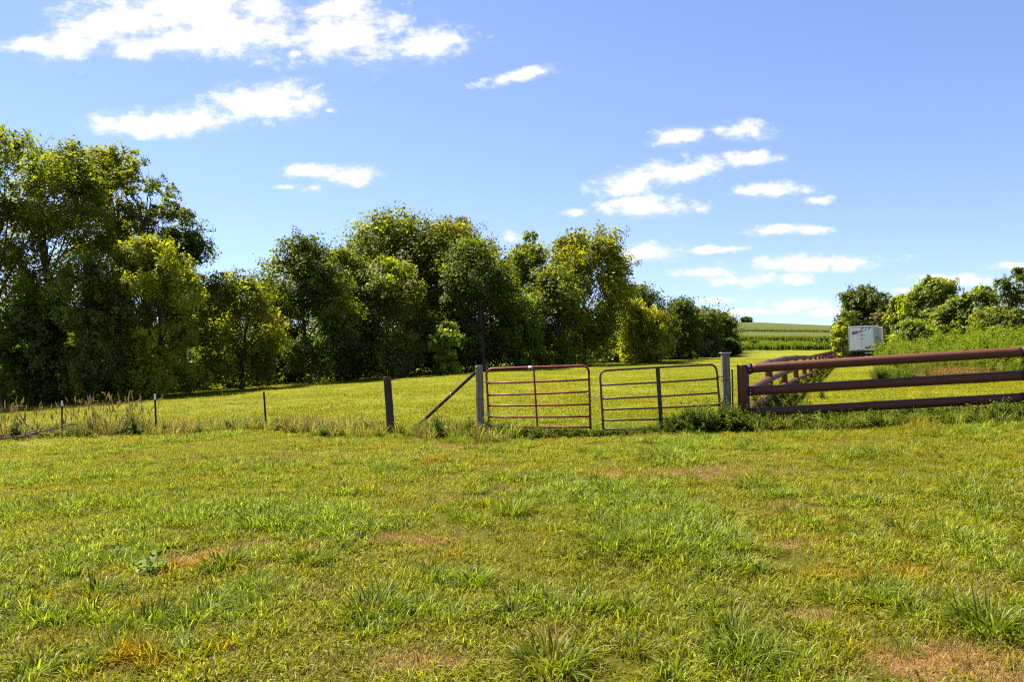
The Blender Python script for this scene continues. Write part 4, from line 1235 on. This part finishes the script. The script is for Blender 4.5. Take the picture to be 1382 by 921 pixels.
# ------------------------------------------------------------------ trailer
def text_mesh(txt, size, mat, shear=0.0):
    cu = bpy.data.curves.new('lettering', 'FONT'); cu.body = txt; cu.size = size; cu.shear = shear; cu.extrude = .003; cu.offset = .012; cu.align_x = 'CENTER'
    o = bpy.data.objects.new('lettering_source', cu); COL.objects.link(o)
    dg = bpy.context.evaluated_depsgraph_get(); me = bpy.data.meshes.new_from_object(o.evaluated_get(dg)); me.materials.clear(); me.materials.append(mat)
    bpy.data.objects.remove(o); bpy.data.curves.remove(cu)
    return me

def trailer():
    Y = 84.0
    c = at(1163.5, 480, Y); c.z = hz(c.x, c.y)
    e = empty('box_trailer', c, -R(31))     # local +y = forward, rear face at y=0
    Wd, z0, z1, Ln = 2.6, 1.12, 3.86, 9.5
    h = Wd / 2
    mb = MB(); mb.box((0, Ln / 2 + .06, (z0 + z1) / 2), (Wd - .02, Ln, z1 - z0), bev=.05); mb.build('body', MAT['white'], e)
    # rear frame
    mb = MB(); mb.box((0, .03, z1 - .05), (Wd + .02, .10, .14), bev=.02); mb.build('header', MAT['alu'], e)
    mb = MB(); mb.box((0, .03, z0 - .03), (Wd + .02, .12, .18), bev=.02); mb.build('sill', MAT['chassis'], e)
    for s in (-1, 1):
        mb = MB(); mb.box((s * (h - .03), .03, (z0 + z1) / 2), (.075, .104, z1 - z0 - .30), bev=.012); mb.build('corner_post', MAT['alu'], e)
    for s in (-1, 1):
        mb = MB(); mb.box((s * .61, .0, (z0 + z1) / 2 + .0), (1.195, .05, z1 - z0 - .30), bev=.012); dr = mb.build('rear_door', MAT['white'], e)
        for off in (.22, .98):
            mb = MB(); x = s * (.61 + (off - .61) * .9)
            mb.tube([(x, -.034, z0 + .12), (x, -.034, z1 - .22)], .008, 8); mb.build('lock_rod', MAT['white'], dr)
        for k in range(4):
            mb = MB(); mb.box((s * 1.18, -.03, z0 + .35 + k * .68), (.11, .025, .05), bev=.006); mb.build('hinge', MAT['alu'], dr)
    # markings on the rear
    def flat(pts, name, mat):
        mb = MB(); vs = [(x, -.027, z) for x, z in pts] + [(x, -.033, z) for x, z in pts]; n = len(pts)
        mb.add(vs, [tuple(range(n)), tuple(range(2 * n - 1, n - 1, -1))] + [(i, n + i, n + (i + 1) % n, (i + 1) % n) for i in range(n)]); return mb.build(name, mat, e)
    flat([(-.97, 3.30), (.62, 3.42), (.30, 3.30), (-.97, 3.10)], 'red_stripe', MAT['red_print'])
    flat([(-.97, 3.085), (-.05, 3.205), (-.30, 3.08), (-.97, 2.90)], 'blue_stripe', MAT['blue_print'])
    for ch, x in (('P', .05), ('I', .42), ('E', .78)):
        o = link(bpy.data.objects.new('lettering', text_mesh(ch, .36, MAT['pale_blue_print'], .35)), e); o.location = (x, -.030, 3.47); o.rotation_euler = (R(90), 0, 0); o.scale = (1.25, 1, 1)
    for x, w, z in ((-.28, .20, 2.86), (.14, .46, 2.88), (.04, .42, 2.49)):      # two lines too far off to read
        n = max(3, int(w / .075))
        for k in range(n):
            mb = MB(); mb.box((x - w / 2 + (k + .5) * w / n, -.030, z + random.uniform(-.01, .01)), (w / n * random.uniform(.55, .8), .006, random.uniform(.06, .10))); mb.build('lettering', MAT['grey_print'], e)
    mb = MB(); mb.box((.62, -.07, z0 + .36), (.56, .10, .13), bev=.02); mb.box((.84, -.07, z0 + .47), (.10, .09, .22), bev=.02); mb.build('latch_box', MAT['black'], e)
    mb = MB(); mb.box((1.10, -.05, z0 + .38), (.16, .06, .10), bev=.02); mb.build('tail_lamp', MAT['lamp'], e)
    for x in (-.36, .10):
        mb = MB(); mb.box((x, -.05, z0 + .17), (.12, .05, .07), bev=.01); mb.build('door_bumper', MAT['black'], e)
    # side markings, on the side turned to the fence
    sx = h - .006
    def side(pts, name, mat):
        mb = MB(); vs = [(sx, y, z) for y, z in pts] + [(sx + .006, y, z) for y, z in pts]; n = len(pts)
        mb.add(vs, [tuple(range(n - 1, -1, -1)), tuple(range(n, 2 * n))] + [(i, (i + 1) % n, n + (i + 1) % n, n + i) for i in range(n)]); return mb.build(name, mat, e)
    side([(.9, 1.9), (3.2, 1.9 + .05), (6.4, 2.7), (.9, 2.7)], 'side_stripe', MAT['orange_print'])
    side([(3.6, 1.5), (5.0, 1.5), (7.4, 2.55), (6.6, 2.55)], 'side_stripe', MAT['pale_blue_print'])
    for k in range(9):
        mb = MB(); mb.box((h + .004, .6 + k * 1.05, (z0 + z1) / 2), (.016, .035, z1 - z0 - .25)); mb.build('side_rib', MAT['alu'], e)
    # running gear
    mb = MB()
    for s in (-1, 1): mb.box((s * .5, Ln / 2, z0 - .18), (.12, Ln - .4, .22), bev=.01)
    mb.box((0, 1.6, z0 - .35), (.95, 2.2, .16), bev=.02); mb.build('chassis', MAT['chassis'], e)
    tm = MB(); pr = [(-.14, .44), (-.14, .50), (-.10, .525), (.10, .525), (.14, .50), (.14, .44), (.05, .29), (-.05, .29)]
    def lathe(mb, prof, cen, n=24):
        vs = [(cen[0] + x, cen[1] + r * math.cos(2 * math.pi * k / n), cen[2] + r * math.sin(2 * math.pi * k / n)) for k in range(n) for x, r in prof]; m = len(prof)
        mb.add(vs, [(k * m + i, k * m + (i + 1) % m, ((k + 1) % n) * m + (i + 1) % m, ((k + 1) % n) * m + i) for k in range(n) for i in range(m)], True)
    for y in (1.1, 2.4):
        for x in (-1.1, -.78, .78, 1.1):
            we = MB(); lathe(we, pr, (x, y, .525)); w = we.build('tyre', MAT['black'], e)
            rm = MB(); lathe(rm, [(-.05, .05), (-.05, .30), (.05, .30), (.05, .05)], (x, y, .525)); rm.build('rim', MAT['alu'], w)
    mb = MB(); mb.box((0, .02, .56), (2.0, .10, .10), bev=.015)
    for s in (-1, 1): mb.box((s * .55, .06, .80), (.09, .08, .5))
    mb.build('bumper', MAT['chassis'], e)
    mb = MB(); mb.box((.62, -.01, .90), (.66, .03, .11), bev=.01); mb.build('number_plate', MAT['alu'], e)
    for x in (.42, .86):
        mb = MB(); mb.box((x, -.04, .56), (.26, .03, .07)); mb.build('reflector', MAT['white'], e)
    for s in (-1, 1):
        mb = MB(); mb.box((s * .95, .42, .60), (.6, .02, .75)); mb.build('mud_flap', MAT['black'], e)
    tag(e, 'white box trailer parked beside the receding pipe fence', 'trailer')
trailer()
